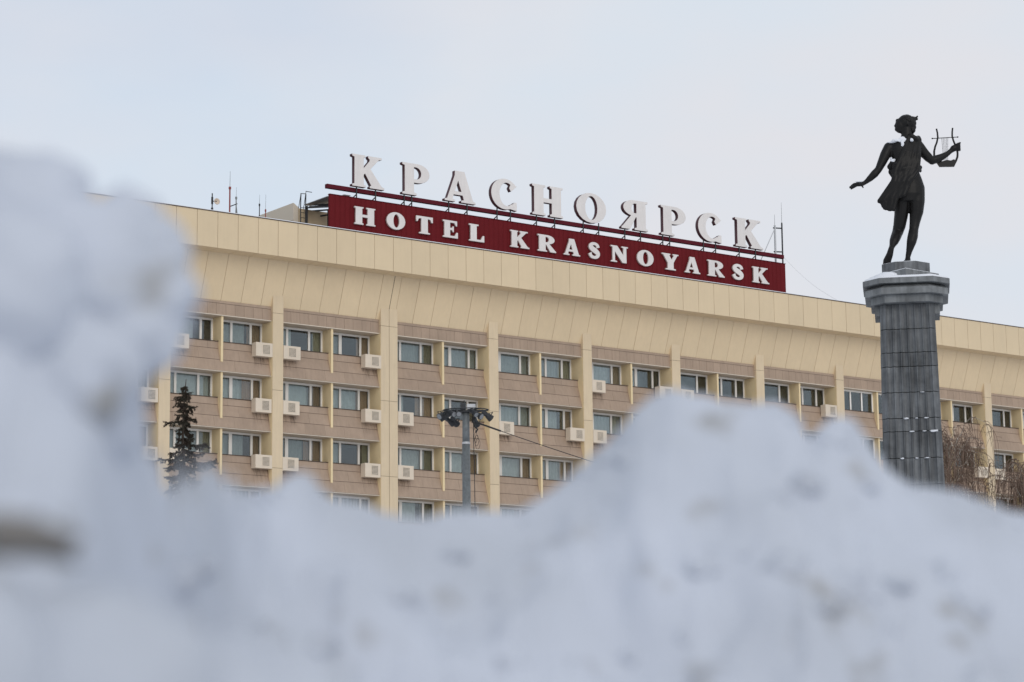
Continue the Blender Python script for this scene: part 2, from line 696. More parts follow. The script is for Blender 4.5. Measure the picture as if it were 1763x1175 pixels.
def add_window(x0, x1, zlip, kind, deep=1.05, curtains=True):
    w = x1 - x0
    h = WH
    rng = random
    fr = ((0.29, 0.73) if kind == 0 else (0.345, 0.755))
    v = rng.choice((0, 0, 0, 1))
    cuts = []
    for n_, f_ in enumerate(fr):
        cuts.append((w * (f_ + (0.035 if v and n_ == 1 else 0)), 0.125 if not (v and n_ == 0) else 0.18))
    if not curtains:
        cuts = [(w * 0.36, 0.10), (w * 0.68, 0.10)]
    win = link('window', frame_mesh(w, h, cuts, (round(w, 2), kind, v, curtains)), hotel, (x0, deep, zlip - h + 0.0))
    xs = [0.10] + [q for cx, cw in cuts for q in (cx - cw / 2, cx + cw / 2)] + [w - 0.10]
    for i in range(3):
        a, b = xs[2 * i], xs[2 * i + 1]
        link('pane', pane_mesh(b - a, h - 0.20), win, (a, 0.04, 0.10))
    if not curtains:
        return
    # net curtain, partly drawn, with a heavy drape on the right or the left
    closed = rng.random()
    cw_ = w - 0.06
    dw = rng.choice((0.45, 0.62, 0.70, 0.78, 0.34, 1.0))
    if closed < 0.55:
        link('net_curtain', curtain_mesh(cw_, h - 0.02, 12, 0.03, 'sheer_curtain', rng.randint(0, 2)), win, (0.03, 0.30, 0.0))
    elif closed < 0.82:
        link('net_curtain', curtain_mesh(w * 0.66, h - 0.02, 8, 0.032, 'sheer_curtain', rng.randint(0, 2)), win, (0.03, 0.30, 0.0))
    else:
        link('net_curtain', curtain_mesh(w * 0.36, h - 0.02, 5, 0.034, 'sheer_curtain', rng.randint(0, 2)), win, (w * 0.06, 0.30, 0.0))
    dm = 'brown_drape' if rng.random() < 0.74 else 'olive_drape'
    if rng.random() < 0.82:
        link('drape', curtain_mesh(dw, h - 0.02, 6, 0.03, dm, rng.randint(0, 1)), win, (w - dw - 0.04, 0.20, 0.0))
    if rng.random() < 0.35:
        link('drape', curtain_mesh(0.32, h - 0.02, 4, 0.03, dm, rng.randint(0, 1)), win, (0.05, 0.20, 0.0))


# spandrel profile, heights relative to the lintel underside above it
S_TOP, S1, S2, S_LIP = (0.50, -1.24), (0.455, -1.605), (0.28, -2.18), (0.12, -2.765)
COURSES = ((S_TOP, S1), (S1, S2), (S2, S_LIP))
JG = 0.005


def course_mesh(a, b, zref, w, cache={}):
    key = (a, b, round(w, 3))
    if key not in cache:
        q = MB()
        (ya, za), (yb, zb) = a, b
        za -= 0.009
        zb += 0.009
        q.prism_x([(ya, za), (yb, zb), (yb + 0.03, zb), (ya + 0.03, za)], JG / 2, w - JG / 2)
        cache[key] = q.mesh('spandrel_panel', 'brown_tile')
    return cache[key]


SHOWN = {-1: 3, 0: 3, 1: 3, 2: 3, 3: 3, 4: 2, 5: 1, 6: 1, 7: 2, 8: 2, 9: 2}     # spandrels the photo shows
for k in range(K0, K1):
    xa, xb = pu(k) + pillar_w(k) / 2, pu(k + 1) - pillar_w(k + 1) / 2
    mid = (xa + xb) / 2 + 0.10
    stair = (k == 7)
    # lintel band over the top row
    q = MB()
    q.prism_x([(0.20, Z0 + 0.755), (0.215, Z0 + 0.62), (0.175, Z0 + 0.03), (1.30, Z0 + 0.03), (1.30, Z0 + 0.755)], xa, xb)
    # (front faces stay 2-3 cm behind the panels hung on it)
    band = q.build('lintel_band', 'joint_dark', hotel)
    n = 11
    w = (xb - xa) / n
    for i in range(n):
        q = MB()
        q.prism_x([(0.175, Z0 + 0.61), (0.14, Z0 + 0.045), (0.165, Z0 + 0.045), (0.20, Z0 + 0.61)], xa + i * w + 0.005, xa + (i + 1) * w - 0.005)
        q.build('lintel_panel', 'brown_tile', band)
    q = MB()
    q.prism_x([(0.165, Z0 + 0.75), (0.165, Z0 + 0.625), (0.195, Z0 + 0.625), (0.195, Z0 + 0.75)], xa + 0.002, xb - 0.002)
    q.build('top_strip', 'brown_tile', band)
    q = MB()
    q.box(xa, xb, 0.125, 0.20, Z0 + 0.0, Z0 + 0.04)
    q.build('lip', 'lip_white', band)
    q = MB()
    q.box(xa, xb, 0.202, 1.30, Z0 + 0.004, Z0 + 0.027)
    q.build('soffit', 'soffit_grey', band)
    rows = ROWS[k]
    for r in range(0, 6):
        zl = Z0 - FL * r
        if r < rows:
            if stair:
                add_window(xa, mid - FIN_T / 2, zl, 0, 0.55, False)
                add_window(mid + FIN_T / 2, xb, zl, 1, 0.55, False)
            else:
                add_window(xa, mid - FIN_T / 2, zl, 0)
                add_window(mid + FIN_T / 2, xb, zl, 1)
        elif r >= rows:
            q = MB()
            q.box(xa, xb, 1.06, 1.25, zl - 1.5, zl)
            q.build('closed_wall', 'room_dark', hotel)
        # spandrel below this row
        core_prof = [(y + 0.032, zl + z) for y, z in (S_TOP, S1, S2, S_LIP)] + [(1.28, zl + S_LIP[1]), (1.28, zl + S_TOP[1])]
        q = MB()
        q.prism_x(core_prof, xa, xb)
        sp = q.build('spandrel', 'joint_dark', hotel)
        q = MB()
        q.box(xa, xb, S_TOP[0] - 0.05, 1.04, zl + S_TOP[1] + 0.002, zl + S_TOP[1] + 0.022)
        q.build('sill', 'joint_dark', sp)
        q = MB()
        q.box(xa, xb, 0.105, 0.20, zl - FL + 0.0, zl - FL + 0.032)
        q.build('lip', 'lip_white', sp)
        q = MB()
        q.box(xa, xb, 0.202, 1.29, zl - FL + 0.004, zl - FL + 0.03)
        q.build('soffit', 'soffit_grey', sp)
        if k in SHOWN and r < SHOWN[k]:
            for ci, (a, b) in enumerate(COURSES):
                n = 5
                w = (xb - xa) / n
                shift = (0.0, 0.5, 0.22)[ci] * w
                edges = [xa] + [xa + shift + i * w for i in range(n + 1) if xa + 0.12 < xa + shift + i * w < xb - 0.12] + [xb]
                if shift == 0:
                    edges = [xa + i * w for i in range(n + 1)]
                for ea, eb in zip(edges[:-1], edges[1:]):
                    o = link('spandrel_panel', course_mesh(a, b, 0, eb - ea), sp, (ea, random.uniform(-0.003, 0.003), zl))
        else:
            q = MB()
            for ci, (a, b) in enumerate(COURSES):
                (ya, za), (yb, zb) = a, b
                q.prism_x([(ya, zl + za - 0.006), (yb, zl + zb + 0.006), (yb + 0.03, zl + zb + 0.006), (ya + 0.03, zl + za - 0.006)], xa + 0.004, xb - 0.004)
            q.build('spandrel_facing', 'brown_tile', sp)
        # the fin between the two rooms
        if r < rows:
            q = MB()
            q.prism_x([(0.22, zl - 0.002), (0.22, zl - 2.28), (0.26, zl - 2.30), (1.20, zl - 1.20), (1.20, zl - 0.002)], mid - FIN_T / 2, mid + FIN_T / 2)
            q.build('fin', 'fin_yellow', hotel)
    # yellow jamb lining on the pillar flanks
    for x0_, x1_ in ((xa + 0.002, xa + 0.014), (xb - 0.014, xb - 0.002)):
        q = MB()
        q.box(x0_, x1_, 0.03, 1.04, Z0 - FL * 6, Z0 - 0.01)
        q.build('jamb_lining', 'fin_yellow', hotel)

# ------------------------------------------------------------------ roof: penthouse, ladder, antennas
pent = thing('penthouse', 'low pale rooftop hut beside the left end of the red sign', 'hut', (8.7, 2.5, Z0 + 4.2))
q = MB()
q.box(0.30, 4.5, 0.05, 6.0, 0, 2.48)
q.build('wall', 'cream_panel', pent)
q = MB()
q.poly([(0, 0, 0), (0.29, 0, 0), (0.29, 0, 2.53), (0, 0, 2.72), (0, 6, 0), (0.29, 6, 0), (0.29, 6, 2.53), (0, 6, 2.72)],
       [(0, 1, 2, 3), (7, 6, 5, 4), (0, 3, 7, 4), (1, 5, 6, 2), (3, 2, 6, 7), (0, 4, 5, 1)])
q.build('end_wall', 'lip_white', pent)
for zz in (0.9, 1.8):
    q = MB()
    q.box(-0.012, -0.002, 0.0, 6.0, zz, zz + 0.02)
    q.build('joint_strip', 'soffit_grey', pent)

lad = thing('roof_ladder', 'dark steel ladder with hooped top fixed to the rooftop hut', 'ladder', (9.0, 2.25, Z0 + 4.2))
for x in (0.0, 0.30):
    q = MB()
    q.tube([(x, 0, 0), (x - 0.02, 0, 2.5), (x + 0.0, 0.0, 3.2)], 0.028)
    q.build('rail', 'steel_dark', lad)
for i in range(9):
    q = MB()
    q.tube([(0, 0, 0.3 + i * 0.27), (0.3, 0, 0.3 + i * 0.27)], 0.016)
    q.build('rung', 'steel_dark', lad)
for x, zt in ((0.0, 3.2), (0.30, 3.3)):
    q = MB()
    q.tube([(x, 0, zt), (x + 0.1, 0.45, 2.35)], 0.018)
    q.build('brace', 'steel_dark', lad)
q = MB()
q.tube([(-0.02, 0, 3.2), (0.30, 0, 3.22), (0.30, 0, 3.36), (0.72, 0.1, 3.38)], 0.02)
q.build('top_rail', 'steel_dark', lad)


def antenna(label, x, y, ztop, zmid, col='steel_grey', rad=0.03, whip=0.010):
    a = thing('antenna', label, 'antenna', (x, y, Z0 + 4.2), group='antennas on the hotel roof')
    h0, h1 = zmid - 4.2, ztop - 4.2
    q = MB()
    q.tube([(0, 0, 0), (0, 0, h0)], [rad, rad * 0.85], 8)
    q.tube([(0, 0, h0 - 0.10), (0, 0, h0 + 0.02)], rad * 1.5, 8)
    q.build('mast', col, a)
    q = MB()
    q.tube([(0, 0, h0), (0.01, 0, h1)], [whip, whip * 0.6], 5)
    q.build('whip', 'steel_grey', a)
    q = MB()
    q.box(-0.12, 0.12, -0.12, 0.12, 0, 0.03)
    q.build('base_plate', 'steel_dark', a)
    return a


antenna('tallest roof antenna with a rusty red mast and thin whip', 4.35, 1.5, 7.78, 6.95, 'antenna_red', 0.045, 0.014)
t3 = antenna('grey roof antenna braced by struts beside the red mast', 4.72, 1.5, 7.0, 6.48, 'steel_grey', 0.035)
for dx in (0.32, 0.24, -0.05):
    q = MB()
    q.tube([(0, 0, 1.9), (dx, 0.1, 0)], 0.02)
    q.build('brace', 'steel_grey', t3)
q = MB()
q.tube([(-0.36, 0, 1.75), (0.06, 0, 1.95)], 0.028)
q.build('arm', 'steel_dark', t3)
antenna('short dark whip antenna, second from the rooftop hut', 6.08, 1.5, 6.80, 6.30, 'steel_dark', 0.028)
antenna('thin whip antenna with red foot next to the rooftop hut', 6.44, 1.5, 6.86, 6.05, 'antenna_red', 0.028)
d = thing('dish_antenna', 'small cream dish on a black pole, leftmost on the hotel roof', 'antenna', (3.34, 1.5, Z0 + 4.2))
q = MB()
q.tube([(0, 0, 0), (0, 0, 2.3)], 0.03, 8)
q.tube([(0, 0, 1.25), (0, 0, 1.55)], 0.06, 8)
q.tube([(0, 0, 1.75), (0, 0, 2.1)], 0.055, 8)
q.build('pole', 'steel_dark', d)
q = MB()
ringp = []
n = 20
for rr, yy in ((0.0, -0.02), (0.11, -0.035), (0.16, -0.075), (0.165, -0.06), (0.11, -0.01), (0.0, 0.01)):
    ringp.append([(0.24 + rr * math.cos(2 * math.pi * k / n), yy, 1.9 + rr * math.sin(2 * math.pi * k / n)) for k in range(n)])
vv = [pnt for ring in ringp for pnt in ring]
q.poly(vv, [(a * n + k, a * n + (k + 1) % n, (a + 1) * n + (k + 1) % n, (a + 1) * n + k) for a in range(5) for k in range(n)])
q.build('dish', 'dish_cream', d, True)
q = MB()
q.tube([(0, 0, 1.9), (0.24, -0.02, 1.9)], 0.025)
q.build('arm', 'steel_dark', d)

mst = thing('lattice_mast', 'grey two-pole antenna mast standing behind the right end of the red sign', 'antenna', (40.2, -0.5, Z0 + 4.2))
q = MB()
q.tube([(0, 0, 0), (0.02, 0, 5.07)], 0.045, 8)
q.build('pole', 'steel_dark', mst)
q = MB()
q.tube([(0.02, 0, 5.07), (0.03, 0, 6.3)], [0.015, 0.008], 5)
q.build('whip', 'steel_grey', mst)
q = MB()
q.tube([(-0.56, 0, 0), (-0.54, 0, 4.85)], 0.06, 8)
q.build('pole', 'sheet_grey', mst)
q = MB()
q.tube([(-0.54, 0, 4.85), (-0.535, 0, 5.5)], [0.014, 0.008], 5)
q.build('whip', 'steel_grey', mst)
for z in (4.72, 3.3):
    q = MB()
    q.tube([(-0.66, 0, z - 0.04), (0.02, 0, z + 0.02)], 0.04)
    q.build('arm', 'steel_dark', mst)
q = MB()
q.tube([(-1.6, 0.1, 2.7), (-0.58, 0, 4.6)], 0.025)
q.build('brace', 'sheet_grey', mst)
q = MB()
pts = [(0.02, 0, 2.6 + 0)]
for i in range(13):
    t = i / 12
    pts.append((0.1 + 4.2 * t, 0.0, 3.0 - 2.1 * t - 0.25 * math.sin(math.pi * t)))
q.tube(pts[1:], 0.006, 4)
q.build('guy_wire', 'sheet_grey', mst)

# ------------------------------------------------------------------ the roof sign


def ell(cx, cy, rx, ry, a0, a1, n=18):
    return [(cx + rx * math.cos(R(a0 + (a1 - a0) * i / n)), cy + ry * math.sin(R(a0 + (a1 - a0) * i / n))) for i in range(n + 1)]


def s_outline():
    sp = [(.80, .70), (.74, .84), (.52, .925), (.28, .87), (.20, .72), (.36, .585), (.60, .475), (.795, .32), (.72, .14), (.48, .075), (.24, .14), (.13, .31)]
    hw = [.125, .10, .075, .10, .15, .165, .165, .15, .10, .075, .10, .125]
    pts, ws = [], []
    n = len(sp)
    for i in range(n - 1):
        p0, p1, p2, p3 = sp[max(i - 1, 0)], sp[i], sp[i + 1], sp[min(i + 2, n - 1)]
        for k in range(5):
            t = k / 5
            f = lambda a: 0.5 * ((2 * p1[a]) + (-p0[a] + p2[a]) * t + (2 * p0[a] - 5 * p1[a] + 4 * p2[a] - p3[a]) * t * t + (-p0[a] + 3 * p1[a] - 3 * p2[a] + p3[a]) * t ** 3)
            pts.append((f(0), f(1)))
            ws.append(hw[i] * (1 - t) + hw[i + 1] * t)
    pts.append(sp[-1])
    ws.append(hw[-1])
    lft, rgt = [], []
    for i, (x, y) in enumerate(pts):
        a, b = pts[max(i - 1, 0)], pts[min(i + 1, len(pts) - 1)]
        dx, dy_ = b[0] - a[0], b[1] - a[1]
        l_ = math.hypot(dx, dy_)
        lft.append((x - dy_ / l_ * ws[i], y + dx / l_ * ws[i]))
        rgt.append((x + dy_ / l_ * ws[i], y - dx / l_ * ws[i]))
    # blunt serifed ends
    return [lft + rgt[::-1]]


K_ = [[(0, 1), (.40, 1), (.40, .95), (.35, .93), (.35, .58), (.54, .84), (.55, .90), (.50, .95), (.50, 1), (.92, 1), (.92, .95), (.83, .93), (.56, .60),
       (.92, .08), (1, .05), (1, 0), (.55, 0), (.55, .05), (.60, .075), (.40, .44), (.35, .40), (.35, .07), (.41, .05), (.41, 0), (0, 0), (0, .05), (.07, .075), (.07, .925), (0, .95)]]
P_ = [[(0, 1)] + ell(.56, .70, .44, .30, 90, -90) + [(.42, .40), (.42, .075), (.52, .05), (.52, 0), (0, 0), (0, .05), (.09, .075), (.09, .925), (0, .95)],
      [(.42, .90)] + ell(.50, .70, .20, .20, 90, -90) + [(.42, .50)]]
A_ = [[(.34, 1), (.64, 1), (.92, .075), (1, .05), (1, 0), (.54, 0), (.54, .05), (.63, .075), (.585, .23), (.285, .23), (.245, .075), (.33, .05), (.33, 0), (0, 0), (0, .05), (.08, .075), (.335, .86)],
      [(.32, .33), (.555, .33), (.44, .71)]]
C_ = [ell(.53, .5, .53, .5, 38, 292, 30) + [(.84, .015), (.98, .0), (.98, .26), (.90, .26), (.80, .18)] + ell(.60, .5, .29, .39, 305, 58, 24)[::1] + [(.70, .72), (.76, .62), (.98, .80)]]
H_ = [[(0, 1), (.42, 1), (.42, .95), (.36, .925), (.36, .57), (.64, .57), (.64, .925), (.58, .95), (.58, 1), (1, 1), (1, .95), (.94, .925), (.94, .075), (1, .05), (1, 0), (.58, 0), (.58, .05), (.64, .075),
       (.64, .44), (.36, .44), (.36, .075), (.42, .05), (.42, 0), (0, 0), (0, .05), (.06, .075), (.06, .925), (0, .95)]]
O_ = [ell(.5, .5, .5, .5, 0, 342, 19), ell(.5, .5, .21, .41, 0, 342, 19)]
O2_ = [ell(.5, .5, .5, .5, 0, 342, 19), ell(.52, .5, .17, .40, 0, 342, 19)]
R_ = [[(0, 1)] + ell(.52, .735, .40, .265, 90, -75) + [(.96, .075), (1, .05), (1, 0), (.69, 0), (.46, .43), (.42, .43), (.42, .075), (.50, .05), (.50, 0), (0, 0), (0, .05), (.08, .075), (.08, .925), (0, .95)],
      [(.42, .90)] + ell(.48, .73, .14, .17, 90, -90) + [(.42, .56)]]
YA_ = [[(1 - x, y) for x, y in pl] for pl in R_]
T_ = [[(0, 1), (1, 1), (1, .70), (.93, .70), (.86, .87), (.69, .90), (.69, .08), (.82, .05), (.82, 0), (.18, 0), (.18, .05), (.31, .08), (.31, .90), (.14, .87), (.07, .70), (0, .70)]]
E_ = [[(0, 1), (.95, 1), (.95, .72), (.88, .72), (.78, .90), (.47, .90), (.47, .57), (.62, .57), (.66, .67), (.72, .67), (.72, .35), (.66, .35), (.62, .46), (.47, .46), (.47, .10), (.80, .10), (.92, .32), (1, .32), (1, 0),
       (0, 0), (0, .06), (.1, .08), (.1, .92), (0, .94)]]
L_ = [[(0, 1), (.62, 1), (.62, .94), (.49, .92), (.49, .10), (.78, .10), (.92, .36), (1, .36), (1, 0), (0, 0), (0, .06), (.1, .08), (.1, .92), (0, .94)]]
S_ = s_outline()
N_ = [[(0, 1), (.37, 1), (.74, .42), (.74, .925), (.64, .95), (.64, 1), (1, 1), (1, .95), (.90, .925), (.90, 0), (.67, 0), (.22, .68), (.22, .075), (.34, .05), (.34, 0), (0, 0), (0, .05), (.10, .075), (.10, .925), (0, .95)]]
Y_ = [[(0, 1), (.5, 1), (.5, .95), (.43, .925), (.58, .62), (.74, .925), (.66, .95), (.66, 1), (1, 1), (1, .95), (.92, .925), (.69, .46), (.69, .08), (.82, .05), (.82, 0), (.22, 0), (.22, .05), (.35, .08), (.35, .44), (.08, .925), (0, .95)]]


def letter(outline, w, h, depth, mats, parent, loc):
    """letter lying in the x-z plane, face towards -y, cut out as one outline with its holes"""
    cu_ = bpy.data.curves.new('letter', 'CURVE')
    cu_.dimensions = '2D'
    cu_.fill_mode = 'BOTH'
    cu_.extrude = depth / 2
    cu_.bevel_depth = 0.012
    cu_.bevel_resolution = 0
    for pl in outline:
        sp = cu_.splines.new('POLY')
        sp.points.add(len(pl) - 1)
        for i, (x, y) in enumerate(pl):
            sp.points[i].co = (x * w, y * h, 0, 1)
        sp.use_cyclic_u = True
    tmp = bpy.data.objects.new('letter', cu_)
    COL.objects.link(tmp)
    dg = bpy.context.evaluated_depsgraph_get()
    me = bpy.data.meshes.new_from_object(tmp.evaluated_get(dg))
    bpy.data.objects.remove(tmp)
    bpy.data.curves.remove(cu_)
    me.name = 'letter'
    me.transform(Matrix(((1, 0, 0, 0), (0, 0, -1, 0), (0, 1, 0, 0), (0, 0, 0, 1))))
    me.materials.clear()
    for k in mats:
        me.materials.append(MATS[k])
    me.update()
    for pgn in me.polygons:
        pgn.material_index = 0 if abs(pgn.normal.y) > 0.5 else 1
    return link('letter', me, parent, loc)


sign = thing('letter_sign', 'row of big white serif letters reading КРАСНОЯРСК raised above a dark red beam', 'sign', (24.0, -1.1, Z0 + 6.7))
ZS = Z0 + 6.7
UP = [(K_, 9.887, 11.819), (P_, 12.958, 14.642), (A_, 15.618, 17.581), (C_, 18.632, 20.322), (H_, 21.355, 23.402), (O_, 24.338, 26.403), (YA_, 27.491, 29.355), (P_, 30.336, 32.127), (C_, 33.057, 34.798), (K_, 35.86, 37.941)]
q = MB()
q.box(8.50 - 24, 39.75 - 24, -0.02, 0.20, 0.26, 0.47)
q.build('beam', 'beam_red', sign)
for shp, a, b in UP:
    letter(shp, (b - a), 1.66, 0.24, ('letter_white', 'letter_side'), sign, (a - 24, -0.10, 0.53))
    for f_ in ((0.18, 0.78) if shp in (K_, H_, A_, YA_) else ((0.12, 0.40) if shp is P_ else (0.28, 0.80))):
        x = a + (b - a) * f_ - 24
        q = MB()
        q.tube([(x, -0.06, -0.10), (x, -0.06, 0.62)], 0.035, 6)
        q.tube([(x, -0.06, 0.14), (x - 0.10, 0.35, -0.10)], 0.03, 6)
        q.build('post', 'steel_dark', sign)

board = thing('sign_board', 'long dark red ribbed sign board reading HOTEL KRASNOYARSK on the roof edge', 'sign', (24.0, -1.35, Z0 + 4.2))
q = MB()
q.box(8.50 - 24, 39.6 - 24, 0.0, 0.12, 0.0, 2.37)
q.build('panel', 'panel_red', board)
x = 8.50 - 24
rib = MB()
rib.prism_z([(0.02, -0.002), (0.05, -0.022), (0.24, -0.022), (0.27, -0.002)], 0.0, 2.36)
ribm = rib.mesh('rib', 'panel_red')
nr = 0
while x < 39.6 - 24 - 0.28:
    link('rib', ribm, board, (x, 0, 0))
    x += 0.31
    nr += 1
q = MB()
q.box(8.48 - 24, 39.62 - 24, -0.045, 0.14, 2.372, 2.40)
q.build('cap', 'beam_red', board)
LO = [(H_, 9.907, 11.153), (O2_, 11.86, 12.992), (T_, 13.693, 14.713), (E_, 15.373, 16.298), (L_, 17.042, 17.996), (K_, 19.727, 20.961), (R_, 21.541, 22.757), (A_, 23.298, 24.397), (S_, 24.978, 25.818), (N_, 26.553, 27.742),
      (O2_, 28.397, 29.564), (Y_, 30.188, 31.373), (A_, 31.836, 32.951), (R_, 33.524, 34.77), (S_, 35.364, 36.261), (K_, 36.908, 38.168)]
for shp, a, b in LO:
    letter(shp, b - a, 0.90, 0.10, ('letter_white', 'letter_side_pale'), board, (a - 24, -0.105, 1.00))

# steel frame holding the board from behind, its left end in sight
frm = thing('sign_support_frame', 'dark steel truss with grey sheets behind the left end of the red sign board', 'frame', (9.3, 1.2, Z0 + 4.2))
for i, (y0, z0, y1, z1) in enumerate(((0.9, 2.5, -1.9, 2.30), (1.4, 2.75, -1.9, 2.32), (1.9, 2.55, -1.9, 2.1), (1.2, 2.2, -1.9, 2.0))):
    q = MB()
    q.tube([(0.1 + 0.3 * i, y0, z0), (1.2 + 0.1 * i, y1 + 0.05, z1)], 0.045, 6)
    q.build('strut', 'steel_dark', frm)
for x in (0.25, 0.75, 1.25):
    q = MB()
    q.box(x - 0.22, x + 0.2, -1.0, 1.3, 2.62 + 0.22 * x, 2.65 + 0.22 * x)
    q.build('sheet', 'sheet_grey', frm)
for x in (0.05, 0.5, 1.0, 1.5):
    q = MB()
    q.tube([(x, 1.2, 2.5 + 0.2 * x), (x, -1.7, 2.0 + 0.2 * x)], 0.04, 6)
    q.build('rafter', 'steel_dark', frm)
for x in (0.1, 1.4):
    q = MB()
    q.tube([(x, 1.1, 0), (x, 1.1, 2.6)], 0.05, 6)
    q.build('post', 'steel_dark', frm)

# ------------------------------------------------------------------ air conditioner boxes
ORD = {0: 'first', 1: 'second', 2: 'third'}
PN = {0: 'pillar behind the spruce', 1: 'pillar next right of the spruce', 2: 'double pillar', 3: 'first pillar past the double pillar', 4: 'second pillar past the double pillar',
      5: 'third pillar past the double pillar', 7: 'pillar just before the statue column', 9: 'pillar behind the birches'}
unit_mesh = {}
q = MB()
q.box(0, 0.96, 0.0, 0.42, 0, 0.68)
unit_mesh['casing'] = q.mesh('casing', 'unit_cream')
q = MB()
q.box(0, 0.40, -0.004, -0.001, 0, 0.44)
unit_mesh['backing'] = q.mesh('backing', 'hole_dark')
q = MB()
for i in range(7):
    x = i * 0.4 / 6
    q.box(x - 0.011, x + 0.011, -0.014, -0.0045, -0.014, 0.454)
for i in range(8):
    z = i * 0.44 / 7
    q.box(-0.013, 0.413, -0.0125, -0.0046, z - 0.011, z + 0.011)
unit_mesh['grille'] = q.mesh('grille', 'unit_cream')
UNITS = [(0, 1, 0), (1, -1, 0), (1, 1, 0), (2, -1, 0), (4, 1, 0), (5, -1, 0), (5, 1, 0), (7, -1, 0),
         (0, -1, 1), (1, -1, 1), (1, 1, 1), (2, -1, 1), (2, 1, 1), (3, 1, 1), (4, -1, 1), (4, 1, 1), (9, -1, 1), (9, 1, 1),
         (0, -1, 2), (0, 1, 2), (1, -1, 2), (1, 1, 2), (2, -1, 2), (2, 1, 2)]
for k, sd, r in UNITS:
    w = pillar_w(k) / 2
    x = pillar_u(k) + (w + 0.008 if sd > 0 else -w - 0.968)
    zl = Z0 - FL * r
    lab = 'cream air conditioner box %s of %s, %s window row' % ('right' if sd > 0 else 'left', PN[k], ORD[r])
    o = thing('air_conditioner_box', lab, 'air conditioner', (x, -0.02 + random.uniform(-0.02, 0.02), zl - 1.86 + random.uniform(-0.02, 0.02)), group='air conditioner boxes on the hotel front')
    o.scale = (random.uniform(0.95, 1.03), 1, random.uniform(0.96, 1.05))
    link('casing', unit_mesh['casing'], o)
    gx = 0.40 if sd < 0 else 0.30
    link('backing', unit_mesh['backing'], o, (gx, 0, 0.13))
    link('grille', unit_mesh['grille'], o, (gx, 0, 0.13))

# rust and dirt streaks the boxes have left on the cladding below
smt = bpy.data.materials.new('drip_stain')
smt.use_nodes = True
t = smt.node_tree
b = t.nodes['Principled BSDF']
b.inputs['Base Color'].default_value = (0.10, 0.065, 0.045, 1)
b.inputs['Roughness'].default_value = 0.9
geo = t.nodes.new('ShaderNodeNewGeometry')
mpn = t.nodes.new('ShaderNodeMapping')
mpn.inputs['Scale'].default_value = (14, 0.0, 1.2)
n1 = t.nodes.new('ShaderNodeTexNoise')
n1.inputs['Detail'].default_value = 4
n1.inputs['Scale'].default_value = 1
uvz = t.nodes.new('ShaderNodeTexCoord')
sx = t.nodes.new('ShaderNodeSeparateXYZ')
mr = t.nodes.new('ShaderNodeMapRange')
mr.inputs['From Min'].default_value = 0.44
mr.inputs['From Max'].default_value = 0.68
mr.inputs['To Max'].default_value = 0.85
ml = t.nodes.new('ShaderNodeMath')
ml.operation = 'MULTIPLY'
t.links.new(geo.outputs['Position'], mpn.inputs['Vector'])
t.links.new(mpn.outputs['Vector'], n1.inputs['Vector'])
t.links.new(n1.outputs['Fac'], mr.inputs['Value'])
t.links.new(uvz.outputs['Generated'], sx.inputs['Vector'])
t.links.new(mr.outputs['Result'], ml.inputs[0])
t.links.new(sx.outputs['Z'], ml.inputs[1])
t.links.new(ml.outputs['Value'], b.inputs['Alpha'])
MATS['drip_stain'] = smt
q = MB()
# follows the slanted courses just in front of the panels
pr = [(S1[0], S1[1]), (S2[0], S2[1]), (S2[0] - (S2[0] - S_LIP[0]) * 0.45, S2[1] - 0.27)]
pts = []
for y, z in pr:
    pts += [(0, y - 0.012, z - 0.02), (0.95, y - 0.012, z - 0.02)]
q.poly(pts, [(0, 2, 3, 1), (2, 4, 5, 3)])
stain = q.mesh('drip_stain', 'drip_stain')
for k, sd, r in UNITS:
    w = pillar_w(k) / 2
    x = pillar_u(k) - HO.x + (w + 0.02 if sd > 0 else -w - 0.96)
    link('drip_stain', stain, hotel, (x, 0, Z0 - FL * r))

# ------------------------------------------------------------------ statue on its column
COLX, COLD = 11.5193, 70.0
cp_ = place(COLX, COLD)
column = thing('monument_column', 'tall dark grey stone column with fluted shaft and stepped capital under the statue', 'column', cp_, -YAW - 0.162)


def chamfered(a, ch):
    return [(-a + ch, -a), (a - ch, -a), (a, -a + ch), (a, a - ch), (a - ch, a), (-a + ch, a), (-a, a - ch), (-a, -a + ch)]


def fluted(a, ch, nf=6, dep=0.045):
    pts = []
    x0, x1 = -a + ch, a - ch
    side = [(x0, -a)]
    wv = (x1 - x0) / nf
    for i in range(nf):
        xs = x0 + i * wv
        for t_, d_ in ((0.04, 0.0), (0.2, 0.62), (0.5, 1.0), (0.8, 0.62), (0.96, 0.0)):
            side.append((xs + wv * t_, -a + d_ * dep))
    side.append((x1, -a))
    for rot in range(4):
        c_, s_ = (1, 0, -1, 0)[rot], (0, 1, 0, -1)[rot]
        pts += [(x * c_ - y * s_, x * s_ + y * c_) for x, y in side]
    return pts


zj = [14.91, 14.17, 13.48, 13.07, 12.32, 11.57, 11.19, 10.42, 9.66, 8.90, 8.52, 7.76, 7.0, 6.62, 5.86, 5.1, 4.72, 3.96, 3.2, 2.82, 2.0]
for i in range(len(zj) - 1):
    zt, zb = zj[i], zj[i + 1]
    f = lambda z: 0.775 + (14.9 - z) * 0.0175
    q = MB()
    jit = random.uniform(-0.010, 0.010)
    q.prism_z(fluted(1.0, 0.20, 6, 0.085), zb + 0.010, zt - 0.010, f(zb) + jit, f(zt) + jit)
    blk = q.build('shaft_block', 'dark_granite', column)
q = MB()
q.prism_z(chamfered(1, 0.22), 1.99, 14.9, 0.82, 0.66)
q.build('shaft_core', 'joint_dark', column)
